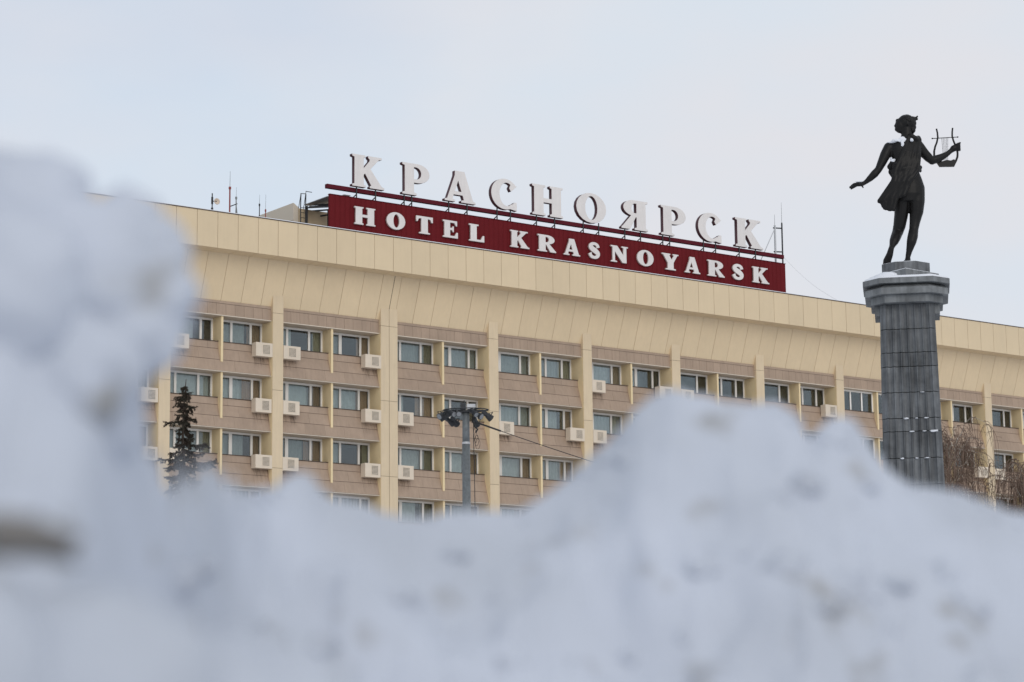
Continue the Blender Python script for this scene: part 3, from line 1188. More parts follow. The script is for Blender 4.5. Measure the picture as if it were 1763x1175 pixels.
# side brackets under the capital
for sx_ in (-1, 1):
    q = MB()
    q.prism_z([(sx_ * 0.70, -0.55), (sx_ * 0.93, -0.55), (sx_ * 0.93, 0.55), (sx_ * 0.70, 0.55)][::sx_], 14.62, 14.905)
    q.build('bracket', 'grey_granite', column)
q = MB()
q.prism_z(chamfered(1.03, 0.41), 14.91, 15.13)
q.build('capital_tier', 'grey_granite', column)
q = MB()
q.prism_z(chamfered(1.0, 0.4), 15.135, 15.32, 1.19, 1.19)
q.prism_z(chamfered(1.0, 0.4), 15.3201, 15.44, 1.19, 1.0)
q.build('capital_tier', 'grey_granite', column)
q = MB()
q.prism_z(chamfered(1.24, 0.48), 15.445, 15.60)
q.build('capital_slab', 'grey_granite', column)
q = MB()
q.prism_z([(0, -1.0), (0.95, 0), (0, 1.0), (-0.95, 0)], 15.60, 15.90)
q.build('plinth_slab', 'grey_granite', column)
q = MB()
q.prism_z([(-0.68, -0.20), (-0.30, -0.55), (0.30, -0.55), (0.70, -0.15), (0.70, 0.5), (-0.68, 0.6)], 15.90, 16.20)
q.build('plinth_block', 'dark_granite', column)
q = MB()
q.prism_z([(-0.9, -0.9), (0.9, -0.9), (0.9, 0.9), (-0.9, 0.9)], 0, 2.0, 1.45, 1.15)
q.build('base', 'grey_granite', column)


def lump(q, ctr, rx, ry, rz, seed, n=14, rings=8, amp=0.18):
    o = len(q.v)
    q.ball((0, 0, 0), 1.0, n, rings)
    for i in range(o, len(q.v)):
        v = Vector(q.v[i])
        k = 1 + amp * noise.noise(v * 1.7 + Vector((seed * 3.1, seed * 1.7, 0)))
        q.v[i] = (ctr[0] + v.x * k * rx, ctr[1] + v.y * k * ry, ctr[2] + v.z * k * rz)


def chamf_snow(name, prof, z, h, parent, seed):
    """a soft-edged layer of snow lying on a slab"""
    n_ = 40
    per = []
    L_p = []
    tot = 0
    for i in range(len(prof)):
        a, b = Vector((*prof[i], 0)), Vector((*prof[(i + 1) % len(prof)], 0))
        L_p.append((tot, a, b, (b - a).length))
        tot += (b - a).length
    for i in range(n_):
        dd = tot * i / n_
        for t0_, a, b, l_ in L_p:
            if t0_ <= dd <= t0_ + l_:
                per.append(a.lerp(b, (dd - t0_) / l_))
                break
    q_ = MB()
    vv_, ff_ = [], []
    for ri, (sc_, hz_) in enumerate(((0.985, 0.0), (0.965, 0.6), (0.90, 1.0), (0.6, 1.25), (0.05, 1.3))):
        for p_ in per:
            k = 1 + 0.35 * noise.noise(Vector((p_.x * 1.6, p_.y * 1.6, seed)))
            vv_.append((p_.x * sc_, p_.y * sc_, z + 0.002 + h * hz_ * k))
    for ri in range(4):
        for i in range(n_):
            j = (i + 1) % n_
            ff_.append((ri * n_ + i, ri * n_ + j, (ri + 1) * n_ + j, (ri + 1) * n_ + i))
    q_.poly(vv_, ff_)
    return q_.build(name, 'snow_cap', parent, True)


chamf_snow('snow_layer', chamfered(1.23, 0.48), 15.60, 0.085, column, 1)
chamf_snow('snow_layer', [(0, -0.98), (0.93, 0), (0, 0.98), (-0.93, 0)], 15.90, 0.035, column, 2)
chamf_snow('snow_layer', [(-0.67, -0.20), (-0.30, -0.54), (0.30, -0.54), (0.69, -0.15), (0.69, 0.49), (-0.67, 0.59)], 16.20, 0.02, column, 3)
q = MB()
lump(q, (-0.78, -0.14, 15.68), 0.36, 0.45, 0.22, 4)
lump(q, (-0.50, -0.52, 15.74), 0.42, 0.28, 0.16, 5)
q.build('snow_drift', 'snow_cap', column, True)
for i, (x, z) in enumerate(((0.15, 11.57), (-0.15, 11.57), (0.42, 11.57), (0.35, 11.19), (0.62, 11.19), (0.0, 11.19), (0.33, 12.32), (-0.3, 10.42), (0.1, 10.42), (0.4, 10.42))):
    f_ = 0.775 + (14.9 - z) * 0.0175
    q = MB()
    lump(q, (x, -f_ + 0.02, z - 0.01), (0.045 + 0.03 * ((i * 7) % 4) / 3) if i != 4 else 0.12, 0.04, (0.012 + 0.010 * ((i * 5) % 3) / 2) if i != 4 else 0.035, i, 14, 8, 0.7)
    q.build('snow_tuft', 'snow_cap', column, True)

statue = thing('bronze_statue', 'dark bronze figure of a draped man seen from behind, holding a lyre, on the column', 'statue', (cp_.x, cp_.y, 16.20), -YAW)
BZ = 16.20
q = MB()
rings = [(20.05, .19, .12, .13), (19.95, .16, .24, .18), (19.86, .12, .40, .22), (19.72, .08, .45, .26), (19.5, .11, .42, .29), (19.25, .14, .38, .27), (19.02, .16, .345, .25), (18.78, .19, .40, .28), (18.52, .21, .455, .31), (18.3, .21, .45, .31), (18.08, .20, .34, .25)]
n = 20
vv = []
for z, cx, hw, hd in rings:
    for k in range(n):
        a = 2 * math.pi * k / n
        vv.append((cx + hw * math.cos(a), hd * math.sin(a), z))
ff = [(a * n + k, (a + 1) * n + k, (a + 1) * n + (k + 1) % n, a * n + (k + 1) % n) for a in range(len(rings) - 1) for k in range(n)]
ff += [tuple(range(n)), tuple((len(rings) - 1) * n + k for k in range(n - 1, -1, -1))]
q.poly(vv, ff)
q.limb([(.40, 0, 18.42, .265), (.405, 0, 18.1, .245), (.395, .02, 17.8, .205), (.335, .03, 17.5, .16), (.295, .02, 17.28, .138), (.245, -.04, 17.05, .155), (.20, -.05, 16.88, .145), (.13, -.01, 16.62, .095), (.085, 0, 16.44, .075), (.065, -.05, 16.30, .095)])
q.limb([(.065, -.05, 16.30, .09), (.05, .18, 16.32, .085), (.04, .36, 16.27, .075), (.03, .46, 16.25, .055)])
q.limb([(.03, 0, 18.40, .26), (-.01, .08, 18.05, .225), (-.04, .15, 17.72, .205), (-.09, .22, 17.42, .185), (-.145, .25, 17.24, .165), (-.235, .10, 17.05, .155), (-.30, .0, 16.92, .14), (-.375, -.10, 16.76, .09), (-.41, -.14, 16.68, .08)])
q.limb([(-.42, -.17, 16.66, .085), (-.46, -.12, 16.50, .10), (-.53, -.0, 16.32, .12), (-.545, .06, 16.29, .10)])
for i in range(4):
    q.limb([(-.60 + .055 * i, .04, 16.28, .045), (-.615 + .06 * i, .14, 16.24, .038)], 8)
q.limb([(-.34, 0, 19.74, .165), (-.46, -.02, 19.52, .16), (-.575, -.03, 19.28, .135), (-.685, -.04, 19.07, .11), (-.80, -.02, 18.945, .12), (-.92, .0, 18.83, .10), (-1.04, .03, 18.73, .072), (-1.14, .05, 18.665, .058)])
q.limb([(-1.14, .05, 18.665, .06), (-1.22, .05, 18.655, .068), (-1.32, .05, 18.65, .062)])
q.limb([(.46, 0, 19.86, .17), (.57, .02, 19.73, .16), (.70, .05, 19.57, .145), (.83, .08, 19.44, .135), (.93, .10, 19.36, .125), (1.05, .12, 19.40, .125), (1.22, .15, 19.475, .105), (1.40, .19, 19.58, .08), (1.52, .21, 19.68, .068)])
q.limb([(1.52, .21, 19.68, .075), (1.60, .21, 19.75, .10), (1.69, .22, 19.79, .10)])
# fingers of the lowered hand
for i in range(4):
    y = -.02 + .045 * i
    z = 18.665 - .012 * i
    ln_ = (0.0, .03, .02, -.02)[i]
    q.limb([(-1.31, y, z, .030), (-1.40, y + .005, z + .005 - .02 * i, .026), (-1.47 - ln_, y, z - .04 - .015 * i, .023), (-1.515 - ln_, y, z - .085 - .01 * i, .019)], 8)
q.limb([(-1.16, -.01, 18.64, .038), (-1.18, -.04, 18.58, .034), (-1.155, -.05, 18.53, .026)], 8)
# fingers closed round the lyre arm
for i in range(4):
    z = 19.70 + .055 * i
    q.limb([(1.68, .20, z, .036), (1.775, .19, z + .012, .034), (1.80, .27, z + .01, .03), (1.73, .32, z, .028)], 8)
q.limb([(1.60, .16, 19.80, .04), (1.70, .12, 19.86, .036), (1.79, .14, 19.905, .03)], 8)
# neck and head, turned to the left
q.limb([(.20, .0, 20.28, .16), (.20, .0, 20.12, .165), (.18, .0, 19.95, .20)])
q.ball((.19, 0, 20.50), 1, 20, 14, (.25, .20, .24))
q.ball((.025, 0, 20.42), 1, 16, 10, (.165, .155, .20))
q.limb([(.14, 0, 20.27, .11), (-.01, 0, 20.275, .10), (-.085, 0, 20.295, .07)])
q.limb([(-.06, 0, 20.56, .062), (-.045, 0, 20.52, .06)], 10)
q.limb([(-.085, 0, 20.48, .030), (-.135, 0, 20.40, .038)], 8)
q.limb([(-.105, 0, 20.335, .042), (-.09, 0, 20.32, .045)], 8)
for s_ in (-1, 1):
    q.limb([(.20, s_ * .19, 20.46, .045), (.20, s_ * .195, 20.40, .036)], 8)
    q.ball((-.035, s_ * .07, 20.475), .035, 8, 6)
for i in range(len(q.v)):
    q.v[i] = (q.v[i][0], q.v[i][1], q.v[i][2] - BZ)
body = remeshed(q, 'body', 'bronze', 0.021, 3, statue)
# hair: curls on the crown, a knot at the back, a lock down the nape
q = MB()
rng = random.Random(5)
for i in range(90):
    a, e = rng.uniform(1.0, 3.3), rng.uniform(-1.45, 1.45)
    q.ball((.205 - math.cos(a) * math.cos(e) * .215, math.sin(e) * .19, 20.505 + math.sin(a) * math.cos(e) * .205), .036, 8, 6)
for x, z, r_ in ((.38, 20.60, .085), (.44, 20.61, .075), (.49, 20.63, .05), (.53, 20.68, .03), (.53, 20.60, .03), (.39, 20.48, .115), (.38, 20.36, .115), (.37, 20.26, .095), (.36, 20.19, .06), (.29, 20.46, .17), (.22, 20.60, .15)):
    q.ball((x, rng.uniform(-.03, .03), z), r_, 10, 8)
for i in range(len(q.v)):
    q.v[i] = (q.v[i][0], q.v[i][1], q.v[i][2] - BZ)
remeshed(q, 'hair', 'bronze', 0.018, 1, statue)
# cloak: folds from the right shoulder across the back, blown out to the left below
q = MB()
nf = 11
for i in range(nf):
    t = i / (nf - 1)
    lp = lambda a, b: tuple(a[j] * (1 - t) + b[j] * t for j in range(3))
    wob = 0.025 * math.sin(i * 2.3)
    S0 = lp((.24, -.15, 20.07), (.57, -.06, 19.96))
    M0 = lp((.02, -.30, 19.55), (.50, -.26, 19.45))
    M1 = lp((-.22, -.28, 19.0), (.42, -.33, 18.98))
    M2 = lp((-.30, -.26, 18.66), (.16, -.38, 18.62))
    E0 = lp((-.70, -.12, 18.10), (-.02, -.34, 18.22))
    E1 = lp((-.60, -.10, 17.93), (-.20, -.32, 17.84))
    E1 = (E1[0], E1[1], E1[2] - 0.05 * math.sin(t * math.pi) + 0.03 * math.cos(i * 2.1))
    ch = [(*S0, .055), (M0[0], M0[1] - wob, M0[2], .065), (M1[0], M1[1] + wob, M1[2], .07), (M2[0], M2[1] - wob, M2[2], .075), (E0[0], E0[1] + wob, E0[2], .075)]
    if i < 8:
        ch.append((E1[0], E1[1], E1[2], .06))
    q.limb(ch, 8)
q.limb([(.53, -.12, 19.10, .07), (.30, -.30, 19.08, .075), (0, -.34, 19.02, .07), (-.30, -.24, 18.96, .07)], 8)
q.limb([(.55, -.02, 19.02, .05), (.50, -.18, 19.0, .06), (.30, -.33, 18.98, .06)], 8)
q.limb([(-.30, -.12, 19.26, .06), (-.355, -.08, 19.14, .085), (-.33, -.10, 18.98, .085), (-.26, -.14, 18.82, .07)], 8)
q.limb([(-.22, -.14, 19.25, .10), (-.22, -.16, 19.10, .13), (-.20, -.18, 18.95, .12)], 8)
q.limb([(.46, .12, 19.96, .09), (.52, -.05, 20.0, .09), (.42, -.18, 19.95, .09), (.30, -.18, 20.05, .075)], 8)
for i in range(len(q.v)):
    q.v[i] = (q.v[i][0], q.v[i][1], q.v[i][2] - BZ)
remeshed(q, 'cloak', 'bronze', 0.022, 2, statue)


def stat_pts(l_, y):
    return [(x, y, z - BZ) for x, z in l_]


# snow lying on the figure
q = MB()
for i, (x, y, z, rx, ry, rz) in enumerate(((-.08, -.17, 19.92, .20, .05, .05), (.05, -.20, 19.91, .13, .03, .085), (.02, -.27, 19.80, .05, .025, .11), (-.26, -.10, 19.87, .13, .07, .025), (.29, -.27, 19.90, .045, .05, .06),
                                      (-.26, -.20, 19.30, .07, .05, .06), (-.31, -.14, 19.36, .03, .05, .05), (-1.26, .04, 18.725, .10, .06, .022), (-.08, 0, 20.51, .018, .05, .02))):
    lump(q, (x, y, z - BZ), rx * 1.1, ry, rz, i + 20, 18, 12, 0.6)
remeshed(q, 'snow_patch', 'snow_cap', 0.012, 3, statue)

lyre = thing('lyre', 'dark bronze lyre with curved arms and thin strings held out by the statue', 'lyre', (cp_.x, cp_.y, 16.20), -YAW)
LA = [(1.125, 20.365), (1.148, 20.25), (1.155, 20.10), (1.12, 19.95), (1.065, 19.82), (1.03, 19.68), (1.025, 19.55), (1.06, 19.42), (1.17, 19.30)]
LB = [(1.605, 20.385), (1.588, 20.26), (1.582, 20.13), (1.612, 20.0), (1.655, 19.88), (1.705, 19.76), (1.72, 19.62), (1.71, 19.50), (1.66, 19.38), (1.60, 19.29)]
for pts_ in (LA, LB):
    q = MB()
    q.tube(stat_pts(pts_, .25), [.024 + .012 * i / len(pts_) for i in range(len(pts_))], 10)
    q.build('arm', 'bronze', lyre, True)
q = MB()
q.tube(stat_pts([(.99, 20.07), (1.745, 20.106)], .25), .012, 8)
q.ball((.99, .25, 20.07 - BZ), .024, 8, 6)
q.ball((1.745, .25, 20.106 - BZ), .024, 8, 6)
q.build('crossbar', 'bronze', lyre, True)
q = MB()
pr = [(1.17, 19.21), (1.605, 19.21), (1.67, 19.34), (1.60, 19.42), (1.50, 19.38), (1.38, 19.40), (1.25, 19.36), (1.13, 19.40), (1.08, 19.36)]
nn = len(pr)
q.poly([(x, .19, z - BZ) for x, z in pr] + [(x, .31, z - BZ) for x, z in pr], [tuple(range(nn - 1, -1, -1)), tuple(range(nn, 2 * nn))] + [(i, (i + 1) % nn, nn + (i + 1) % nn, nn + i) for i in range(nn)])
q.build('sound_box', 'bronze', lyre)
for i in range(5):
    q = MB()
    q.tube(stat_pts([(1.27 + .045 * i, 20.083), (1.30 + .03 * i, 19.40)], .25), .0055, 4)
    q.build('string', 'bronze', lyre)

# ------------------------------------------------------------------ floodlight mast
mp_ = place(-1.455, 75.0)
mastl = thing('floodlight_mast', 'grey galvanised pole carrying a ring of black floodlights in front of the hotel', 'light mast', mp_, -YAW)
q = MB()
q.tube([(0, 0, 0), (0, 0, 11.77)], [0.165, 0.122], 16)
q.build('pole', 'mast_galvanised', mastl, True)
q = MB()
q.tube([(0, 0, 11.75), (0, 0, 11.82)], [0.128, 0.118], 16)
q.build('collar', 'sheet_grey', mastl)
q = MB()
q.tube([(0, 0, 11.82), (0, 0, 12.80)], [0.113, 0.108], 16)
q.build('pole_head', 'mast_galvanised', mastl, True)
q = MB()
n = 24
for k in range(n):
    a0, a1 = 2 * math.pi * k / n, 2 * math.pi * (k + 1) / n
    q.tube([(0.70 * math.cos(a0), 0.45 * math.sin(a0), 12.82), (0.70 * math.cos(a1), 0.45 * math.sin(a1), 12.82)], 0.018, 5)
for k in range(6):
    a0 = math.pi * k / 3 + 0.2
    q.tube([(0, 0, 12.80), (0.70 * math.cos(a0), 0.45 * math.sin(a0), 12.82)], 0.022, 5)
q.build('ring_frame', 'steel_dark', mastl)
q = MB()
q.box(-0.17, -0.02, -0.12, 0.1, 12.83, 13.02)
q.tube([(-0.05, 0, 13.0), (-0.05, 0, 13.12)], 0.02)
q.build('control_box', 'steel_dark', mastl)
q = MB()
q.box(0.04, 0.30, -0.15, 0.12, 12.83, 12.99)
q.build('ballast_box', 'sheet_grey', mastl)
q = MB()
q.box(-0.22, 0.22, -0.16, 0.16, 12.74, 12.80)
q.build('head_plate', 'steel_dark', mastl)


def floodlight(x, y, z, az, tilt, size=0.17):
    size *= 0.88
    q_ = MB()
    q_.tube([(0, 0.13, 0), (0, 0.06, 0), (0, -0.08, 0), (0, -0.12, 0)], [size * .35, size * .7, size * .95, size * 1.02], 14)
    q_.box(-size * .5, size * .5, 0.10, 0.24, -size * .5, size * .5)
    o_ = q_.build('floodlight', 'steel_dark', mastl)
    o_.location = (x, y, z)
    o_.rotation_euler = (tilt, 0, az)
    q2 = MB()
    q2.tube([(0, -0.121, 0), (0, -0.126, 0)], size * 0.86, 14)
    q2.build('lens', 'lens_glass', o_)
    q3 = MB()
    q3.tube([(-size * 1.08, 0, 0), (-size * 1.08, 0, size * 1.25), (size * 1.08, 0, size * 1.25), (size * 1.08, 0, 0)], 0.016, 5)
    q3.build('yoke', 'steel_dark', o_)


floodlight(-0.68, -0.10, 12.60, -1.9, 0.35, 0.14)
floodlight(-0.74, -0.25, 12.63, -0.8, 0.5, 0.12)
floodlight(-0.40, -0.40, 12.66, 0.5, 0.4, 0.10)
floodlight(-0.24, -0.42, 12.66, 0.3, 0.4, 0.10)
floodlight(-0.34, 0.40, 12.50, 2.6, 0.5, 0.12)
floodlight(-0.48, 0.36, 12.50, 2.3, 0.5, 0.11)
floodlight(0.28, -0.40, 12.66, 0.6, 0.6, 0.10)
floodlight(0.40, -0.36, 12.60, 1.0, 0.5, 0.12)
floodlight(0.30, 0.40, 12.48, 2.9, 0.5, 0.13)
floodlight(0.70, -0.08, 12.60, 2.1, 0.6, 0.13)
q = MB()
for i in range(4):
    pts = []
    for k in range(15):
        a = k / 14 * 2 * math.pi
        pts.append((0.27 + 0.05 * i * 0.6 + 0.06 * math.sin(a) * (0.6 + 0.2 * i), -0.1, 12.05 - 0.10 * i + 0.17 * math.cos(a)))
    q.tube(pts, 0.006, 4)
q.tube([(0.20, -0.1, 12.7), (0.24, -0.1, 12.4), (0.23, -0.1, 12.1), (0.25, -0.1, 11.2), (0.26, -0.1, 9.9), (0.26, -0.1, 9.0)], 0.012, 5)
q.tube([(0.20, -0.1, 12.5), (0.30, -0.12, 12.25), (0.36, -0.1, 12.2), (0.30, -0.1, 12.1)], 0.03, 5)
q.build('hanging_wires', 'cable_black', mastl)

wire = MB()
a, b = Vector(place(-1.10, 75.0, 12.42)), Vector(place(8.6, 75.5, 9.35))
pts = []
for i in range(41):
    t = i / 40
    p_ = a.lerp(b, t)
    p_.z -= 0.35 * 4 * t * (1 - t) * 0.35
    pts.append(p_)
wire.tube([tuple(p_) for p_ in pts], 0.013, 5)
wire.tube([tuple(pts[0]), tuple(pts[3])], 0.03, 5)
tag(wire.build('overhead_cable', 'cable_black'), 'black cable strung from the floodlight mast down to the right', 'cable')


# ------------------------------------------------------------------ spruce
def spruce():
    base = place(-10.85, 80.0)
    t = thing('spruce_tree', 'dark ragged spruce top in front of the hotel, left of the pale pillar', 'tree', base, -YAW)
    q = MB()
    pts, rad = [], []
    for i in range(16):
        z = 14.72 * i / 15
        pts.append((0.05 * math.sin(i * 1.3), 0.04 * math.cos(i * 1.7), z))
        rad.append(0.22 * (1 - i / 15) + 0.012)
    q.tube(pts, rad, 8)
    q.build('trunk', 'bark_brown', t)
    rng = random.Random(11)
    br = MB()
    nd = MB()
    spec = [(-.68, .0, 13.30), (.42, -.1, 13.78), (.37, .1, 13.40), (.19, -.1, 14.05), (-.33, .0, 14.13), (-.31, -.1, 13.52), (.75, -.1, 12.53), (1.08, -.15, 11.96), (-.80, -.1, 12.06), (-.20, .1, 12.5), (.62, .2, 12.25), (-.25, -.2, 13.9), (.95, .2, 11.9), (.8, -.3, 11.75), (-.6, .3, 11.8)]
    branches = []
    for x, y, z in spec:
        branches.append((z + abs(x) * 0.10, Vector((x, y, z))))
    z = 14.45
    while z > 3.0:
        f = (14.72 - z)
        for k in range(4 if z > 11 else 5):
            a = rng.uniform(0, 2 * math.pi)
            ln_ = (0.10 + 0.17 * f) * rng.uniform(0.5, 1.0)
            if f > 3:
                ln_ = (0.35 + 0.16 * f) * rng.uniform(0.5, 1.05)
            branches.append((z, Vector((math.cos(a) * ln_, math.sin(a) * ln_, z - ln_ * rng.uniform(0.0, 0.45)))))
        z -= 0.19 if z > 11 else 0.32

    def twig(p0, p1, rad_, tuft, step):
        d_ = p1 - p0
        n_ = max(2, int(d_.length / step))
        sagp = [p0.lerp(p1, i / n_) + Vector((0, 0, -0.10 * d_.length * math.sin(math.pi * i / n_))) for i in range(n_ + 1)]
        br.tube([tuple(p_) for p_ in sagp], [rad_ * (1 - 0.7 * i / n_) for i in range(n_ + 1)], 4, False)
        dn = d_.normalized()
        for i, p_ in enumerate(sagp):
            for k in range(tuft):
                v_ = (dn * rng.uniform(0.1, 0.9) + Vector((rng.gauss(0, .6), rng.gauss(0, .6), rng.gauss(-.25, .5)))).normalized()
                l_ = rng.uniform(0.035, 0.085)
                s_ = v_.cross(Vector((rng.random(), rng.random(), rng.random() + .1)))
                if s_.length < 1e-3:
                    continue
                s_ = s_.normalized() * rng.uniform(0.008, 0.016)
                a_ = p_ + Vector((rng.gauss(0, .015), rng.gauss(0, .015), rng.gauss(0, .012)))
                nd.poly([a_ - s_, a_ + s_, a_ + v_ * l_], [(0, 1, 2)])
        return sagp

    for z0_, tip in branches:
        p0 = Vector((0, 0, z0_))
        det = tip.z > 11.0
        sg = twig(p0, tip, 0.018, 7 if det else 4, 0.035 if det else 0.14)
        L_b = (tip - p0).length
        ns = int(L_b / (0.055 if det else 0.25))
        for i in range(ns):
            u = rng.uniform(0.15, 1.0)
            b_ = sg[int(u * (len(sg) - 1))]
            dn = (tip - p0).normalized()
            side = dn.cross(Vector((0, 0, 1))).normalized() * rng.choice((-1, 1))
            e_ = b_ + (dn * rng.uniform(.2, .8) + side * rng.uniform(.1, .7) + Vector((0, 0, rng.uniform(-1.3, .25)))).normalized() * rng.uniform(0.07, 0.20) * (1 if det else 1.6)
            twig(b_, e_, 0.008, 8 if det else 4, 0.03 if det else 0.12)
    br.build('branches', 'bark_brown', t)
    cr_ = nd.build('crown', 'spruce_needles', t)


spruce()


# ------------------------------------------------------------------ weeping birches
def birch(x, d_, h, seed, label, spread, nbr):
    base = place(x, d_)
    t = thing('birch_tree', label, 'tree', base, -YAW, group='bare birches beside the column')
    rng = random.Random(seed)
    q = MB()
    pts = [(0.12 * math.sin(i * .9 + seed), 0.1 * math.cos(i * 1.1), h * 0.86 * i / 10) for i in range(11)]
    q.tube(pts, [0.17 * (1 - i / 10.5) + 0.015 for i in range(11)], 8)
    q.build('trunk', 'birch_bark', t)
    br, tw = MB(), MB()
    for k in range(nbr):
        zi = rng.uniform(0.66, 0.86) * h
        a = rng.uniform(0, 2 * math.pi)
        ln_ = spread * rng.uniform(0.5, 1.0)
        dirv = Vector((math.cos(a), math.sin(a), 0))
        top = min(h * rng.uniform(0.88, 1.0), zi + ln_ * 1.1)
        pts = []
        for i in range(9):
            s_ = i / 8
            p_ = Vector((0, 0, zi)) + dirv * ln_ * s_
            p_.z = zi + (top - zi) * math.sin(min(1, s_ * 1.25) * math.pi / 2) - 0.9 * max(0, s_ - .7) * ln_
            p_ += Vector((rng.gauss(0, .05), rng.gauss(0, .05), rng.gauss(0, .04)))
            pts.append(p_)
        br.tube([tuple(p_) for p_ in pts], [0.028 * (1 - .75 * i / 8) for i in range(9)], 4, False)
        for j in range(20):
            p0 = pts[rng.randint(2, 8)]
            d2 = (dirv * rng.uniform(0.0, .8) + Vector((rng.gauss(0, .6), rng.gauss(0, .6), 0))) * rng.uniform(.25, .8)
            drop = rng.uniform(0.6, 2.6)
            sp = []
            wob = rng.uniform(0, 6)
            for i in range(8):
                s_ = i / 7
                sp.append(p0 + d2 * (1 - (1 - s_) ** 2) + Vector((0.05 * math.sin(wob + s_ * 7), 0.05 * math.cos(wob + s_ * 6), 0.22 * math.sin(s_ * math.pi) * (1 - s_) - drop * s_ ** 1.7)))
            tw.tube([tuple(p_) for p_ in sp], [0.0135 * (1 - .5 * i / 7) for i in range(8)], 3, False)
            for m_ in range(2):
                b0 = sp[rng.randint(2, 6)]
                e_ = b0 + Vector((rng.gauss(0, .25), rng.gauss(0, .25), rng.uniform(-.7, .0)))
                md = b0.lerp(e_, .5) + Vector((rng.gauss(0, .06), 0, rng.uniform(0, .12)))
                tw.tube([tuple(b0), tuple(md), tuple(e_)], [0.010, .008, .006], 3, False)
    br.build('branches', 'birch_bark', t)
    tw.build('crown', 'birch_twig', t)


birch(19.0, 106.0, 18.2, 3, 'bare weeping birch with thin drooping twigs just right of the column', 2.1, 34)
birch(22.4, 106.0, 16.2, 8, 'lower bare birch with dense brown twigs at the right edge of the view', 1.7, 32)
birch(15.5, 107.0, 16.3, 5, 'bare birch top showing as a few dark twigs left of the column', 0.9, 12)

# ------------------------------------------------------------------ snow bank in the foreground
RIDGE = [(-4.5, 2.3, 2.05), (-3.2, 2.4, 2.25), (-2.0, 2.45, 2.0), (-1.4, 2.5, 2.22), (-0.844, 2.5, 2.182), (-0.721, 2.5, 2.174), (-0.611, 2.5, 2.163), (-0.537, 2.5, 2.165), (-0.503, 2.51, 2.150), (-0.47, 2.52, 2.105), (-0.45, 2.53, 2.085), (-0.425, 2.54, 2.09), (-0.412, 2.55, 2.06), (-0.399, 2.6, 1.845),
         (-0.389, 2.79, 1.888), (-0.378, 2.96, 1.912), (-0.367, 3.08, 1.908), (-0.36, 3.15, 1.900), (-0.35, 3.23, 1.890), (-0.32, 3.32, 1.901), (-0.305, 3.33, 1.918), (-0.279, 3.35, 1.924), (-0.266, 3.36, 1.901),
         (-0.251, 3.37, 1.892), (-0.214, 3.39, 1.892), (-0.183, 3.41, 1.872), (-0.135, 3.45, 1.87), (-0.079, 3.49, 1.886), (-0.021, 3.52, 1.894), (0.013, 3.55, 1.899), (0.065, 3.58, 1.932), (0.109, 3.6, 1.968),
         (0.152, 3.61, 2.008), (0.184, 3.61, 2.050), (0.206, 3.62, 2.068), (0.241, 3.62, 2.078), (0.294, 3.63, 2.068), (0.347, 3.64, 2.060), (0.4, 3.64, 2.066), (0.428, 3.65, 2.048), (0.444, 3.65, 2.008),
         (0.462, 3.65, 2.030), (0.489, 3.66, 2.050), (0.516, 3.66, 2.044), (0.541, 3.67, 1.999), (0.567, 3.67, 1.963), (0.601, 3.67, 1.937), (0.664, 3.68, 1.929), (0.709, 3.69, 1.916), (0.774, 3.7, 1.898),
         (0.895, 3.7, 1.91), (1.071, 3.7, 1.891), (1.6, 3.6, 2.0), (2.4, 3.6, 1.8), (3.4, 3.5, 2.0), (4.5, 3.4, 1.7)]
rx_ = np.array([r_[0] for r_ in RIDGE])
ry_ = np.array([r_[1] for r_ in RIDGE])
rz_ = np.array([r_[2] for r_ in RIDGE])
xs = np.concatenate([np.arange(-4.4, -0.85, 0.05), np.arange(-0.85, 1.2, 0.008), np.arange(1.2, 4.4, 0.05)])
ys = np.concatenate([np.arange(0.7, 2.0, 0.03), np.arange(2.0, 3.75, 0.009), np.arange(3.75, 7.5, 0.06)])
YR, ZR = np.interp(xs, rx_, ry_), np.interp(xs, rx_, rz_)


def ridge_avg(x, w):
    return sum(np.interp(x + w * k / 4, rx_, rz_) for k in range(-4, 5)) / 9


ZA, ZB = ridge_avg(xs, 0.10), ridge_avg(xs, 0.30)
q = MB()
nx, nyy = len(xs), len(ys)
for j, y in enumerate(ys):
    for i, x in enumerate(xs):
        dd = YR[i] - y
        if dd >= 0:
            t = min(1.0, dd / 0.10)
            t2 = min(1.0, max(0.0, (dd - 0.08) / 0.22))
            zr = (ZR[i] * (1 - t) + min(ZA[i], ZR[i] + 0.04) * t) * (1 - t2) + min(ZB[i], ZR[i] + 0.06) * t2
            z = zr - 0.95 * dd - 0.50 * dd * dd
        else:
            z = ZR[i] + 0.75 * dd
        amp = min(1.0, 0.16 + abs(dd) * 3.2)
        p_ = Vector((x, y, 0.3 * z))
        nv = noise.noise(p_ * 4.2) * 0.06 + noise.noise(p_ * 9.5 + Vector((3, 7, 0))) * 0.05
        nv += (noise.turbulence(p_ * 20, 3, False) - 0.45) * 0.018
        cell = noise.cell(p_ * 13) * 0.010 if abs(dd) > 0.05 else 0
        z += nv * amp + cell * amp
        q.v.append((float(x), float(y), float(max(z, 0.01))))
for j in range(nyy - 1):
    for i in range(nx - 1):
        a = j * nx + i
        q.f.append((a, a + 1, a + nx + 1, a + nx))
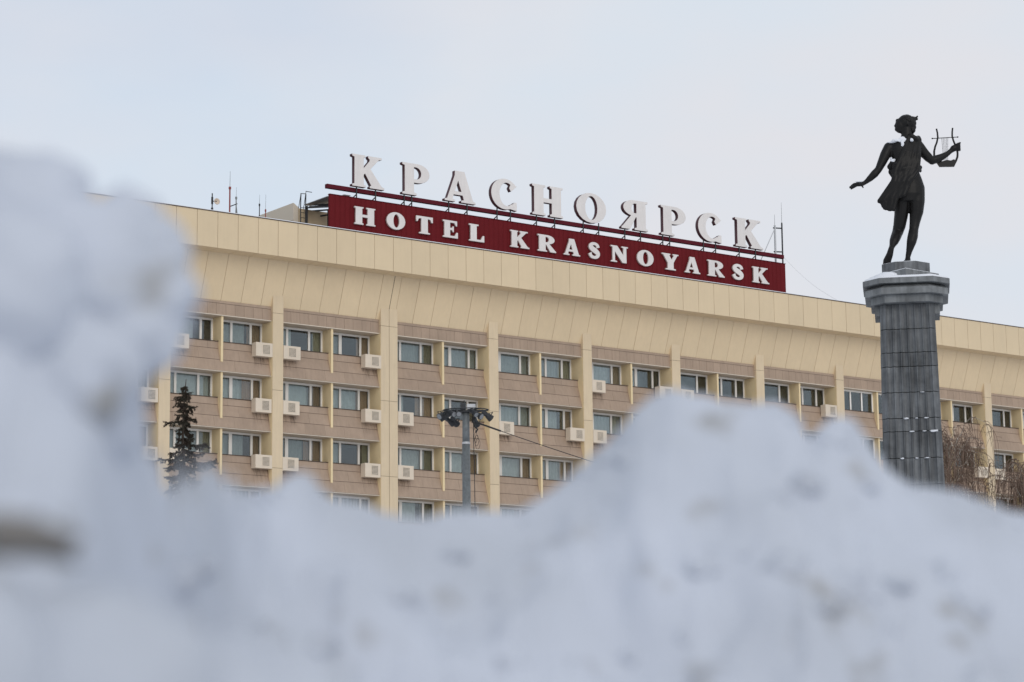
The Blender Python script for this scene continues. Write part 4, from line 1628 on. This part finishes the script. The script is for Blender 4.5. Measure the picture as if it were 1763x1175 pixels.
# clods heaped on the tall left part, bulging out over the slope
CL = [(-.438, 2.50, 2.012, .098), (-.512, 2.50, 2.078, .080), (-.384, 2.50, 2.045, .048), (-.374, 2.48, 1.995, .050), (-.384, 2.46, 1.950, .046), (-.447, 2.45, 1.908, .078), (-.510, 2.42, 1.985, .092), (-.428, 2.48, 1.868, .05), (-.53, 2.42, 1.87, .09), (-.400, 2.49, 2.080, .036),
      (-.42, 1.66, 1.545, .125), (-.30, 1.70, 1.535, .105), (-.55, 1.68, 1.56, .12), (-.20, 1.75, 1.49, .11)]
# loose crumbs and chunks lying on the crest and down the face
rngs = random.Random(21)
for k_ in range(240):
    x = rngs.uniform(-0.75, 1.1)
    yr, zr = float(np.interp(x, rx_, ry_)), float(np.interp(x, rx_, rz_))
    near = rngs.random() < 0.3
    dd = rngs.uniform(-0.02, 0.03) if near else rngs.uniform(0.04, 0.9)
    if not near and x < -0.40:
        continue
    i_, j_ = int(np.argmin(np.abs(xs - x))), int(np.argmin(np.abs(ys - (yr - dd))))
    vz = q.v[j_ * nx + i_]
    r_ = rngs.uniform(0.005, 0.011) if near else rngs.uniform(0.008, 0.030) * rngs.uniform(0.5, 1)
    lump(q, (vz[0], vz[1], vz[2] - r_ * 0.62), r_ * rngs.uniform(0.8, 1.4), r_ * rngs.uniform(0.8, 1.3), r_ * rngs.uniform(0.6, 1.0), k_, 9, 6, 0.7)
for n_, (x, y, z, r_) in enumerate(CL):
    o = len(q.v)
    q.ball((0, 0, 0), 1.0, 40, 26)
    for i in range(o, len(q.v)):
        v = Vector(q.v[i])
        k = 1 + 0.16 * noise.noise(v * 1.6 + Vector((n_ * 2.3, 1, 0))) + 0.07 * noise.noise(v * 4 + Vector((n_, 5, 0))) + 0.03 * noise.noise(v * 9)
        w_ = v * (k * r_)
        q.v[i] = (x + w_.x, y + w_.y, z + w_.z)
bank = q.build('snow_bank', 'pile_snow', None, True)
bank.location = place(0, 0)
bank.rotation_euler = (0, 0, -YAW)
structure(bank)
# dark grey lump added for the shade of the crevice under the left clods
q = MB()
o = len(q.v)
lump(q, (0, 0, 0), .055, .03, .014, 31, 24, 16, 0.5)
dl = tag(q.build('crevice_shade_lump', 'crevice_shade_grey', None, True), 'dark grey lump standing in for a shaded crevice in the snow at the left edge', 'painted shade')
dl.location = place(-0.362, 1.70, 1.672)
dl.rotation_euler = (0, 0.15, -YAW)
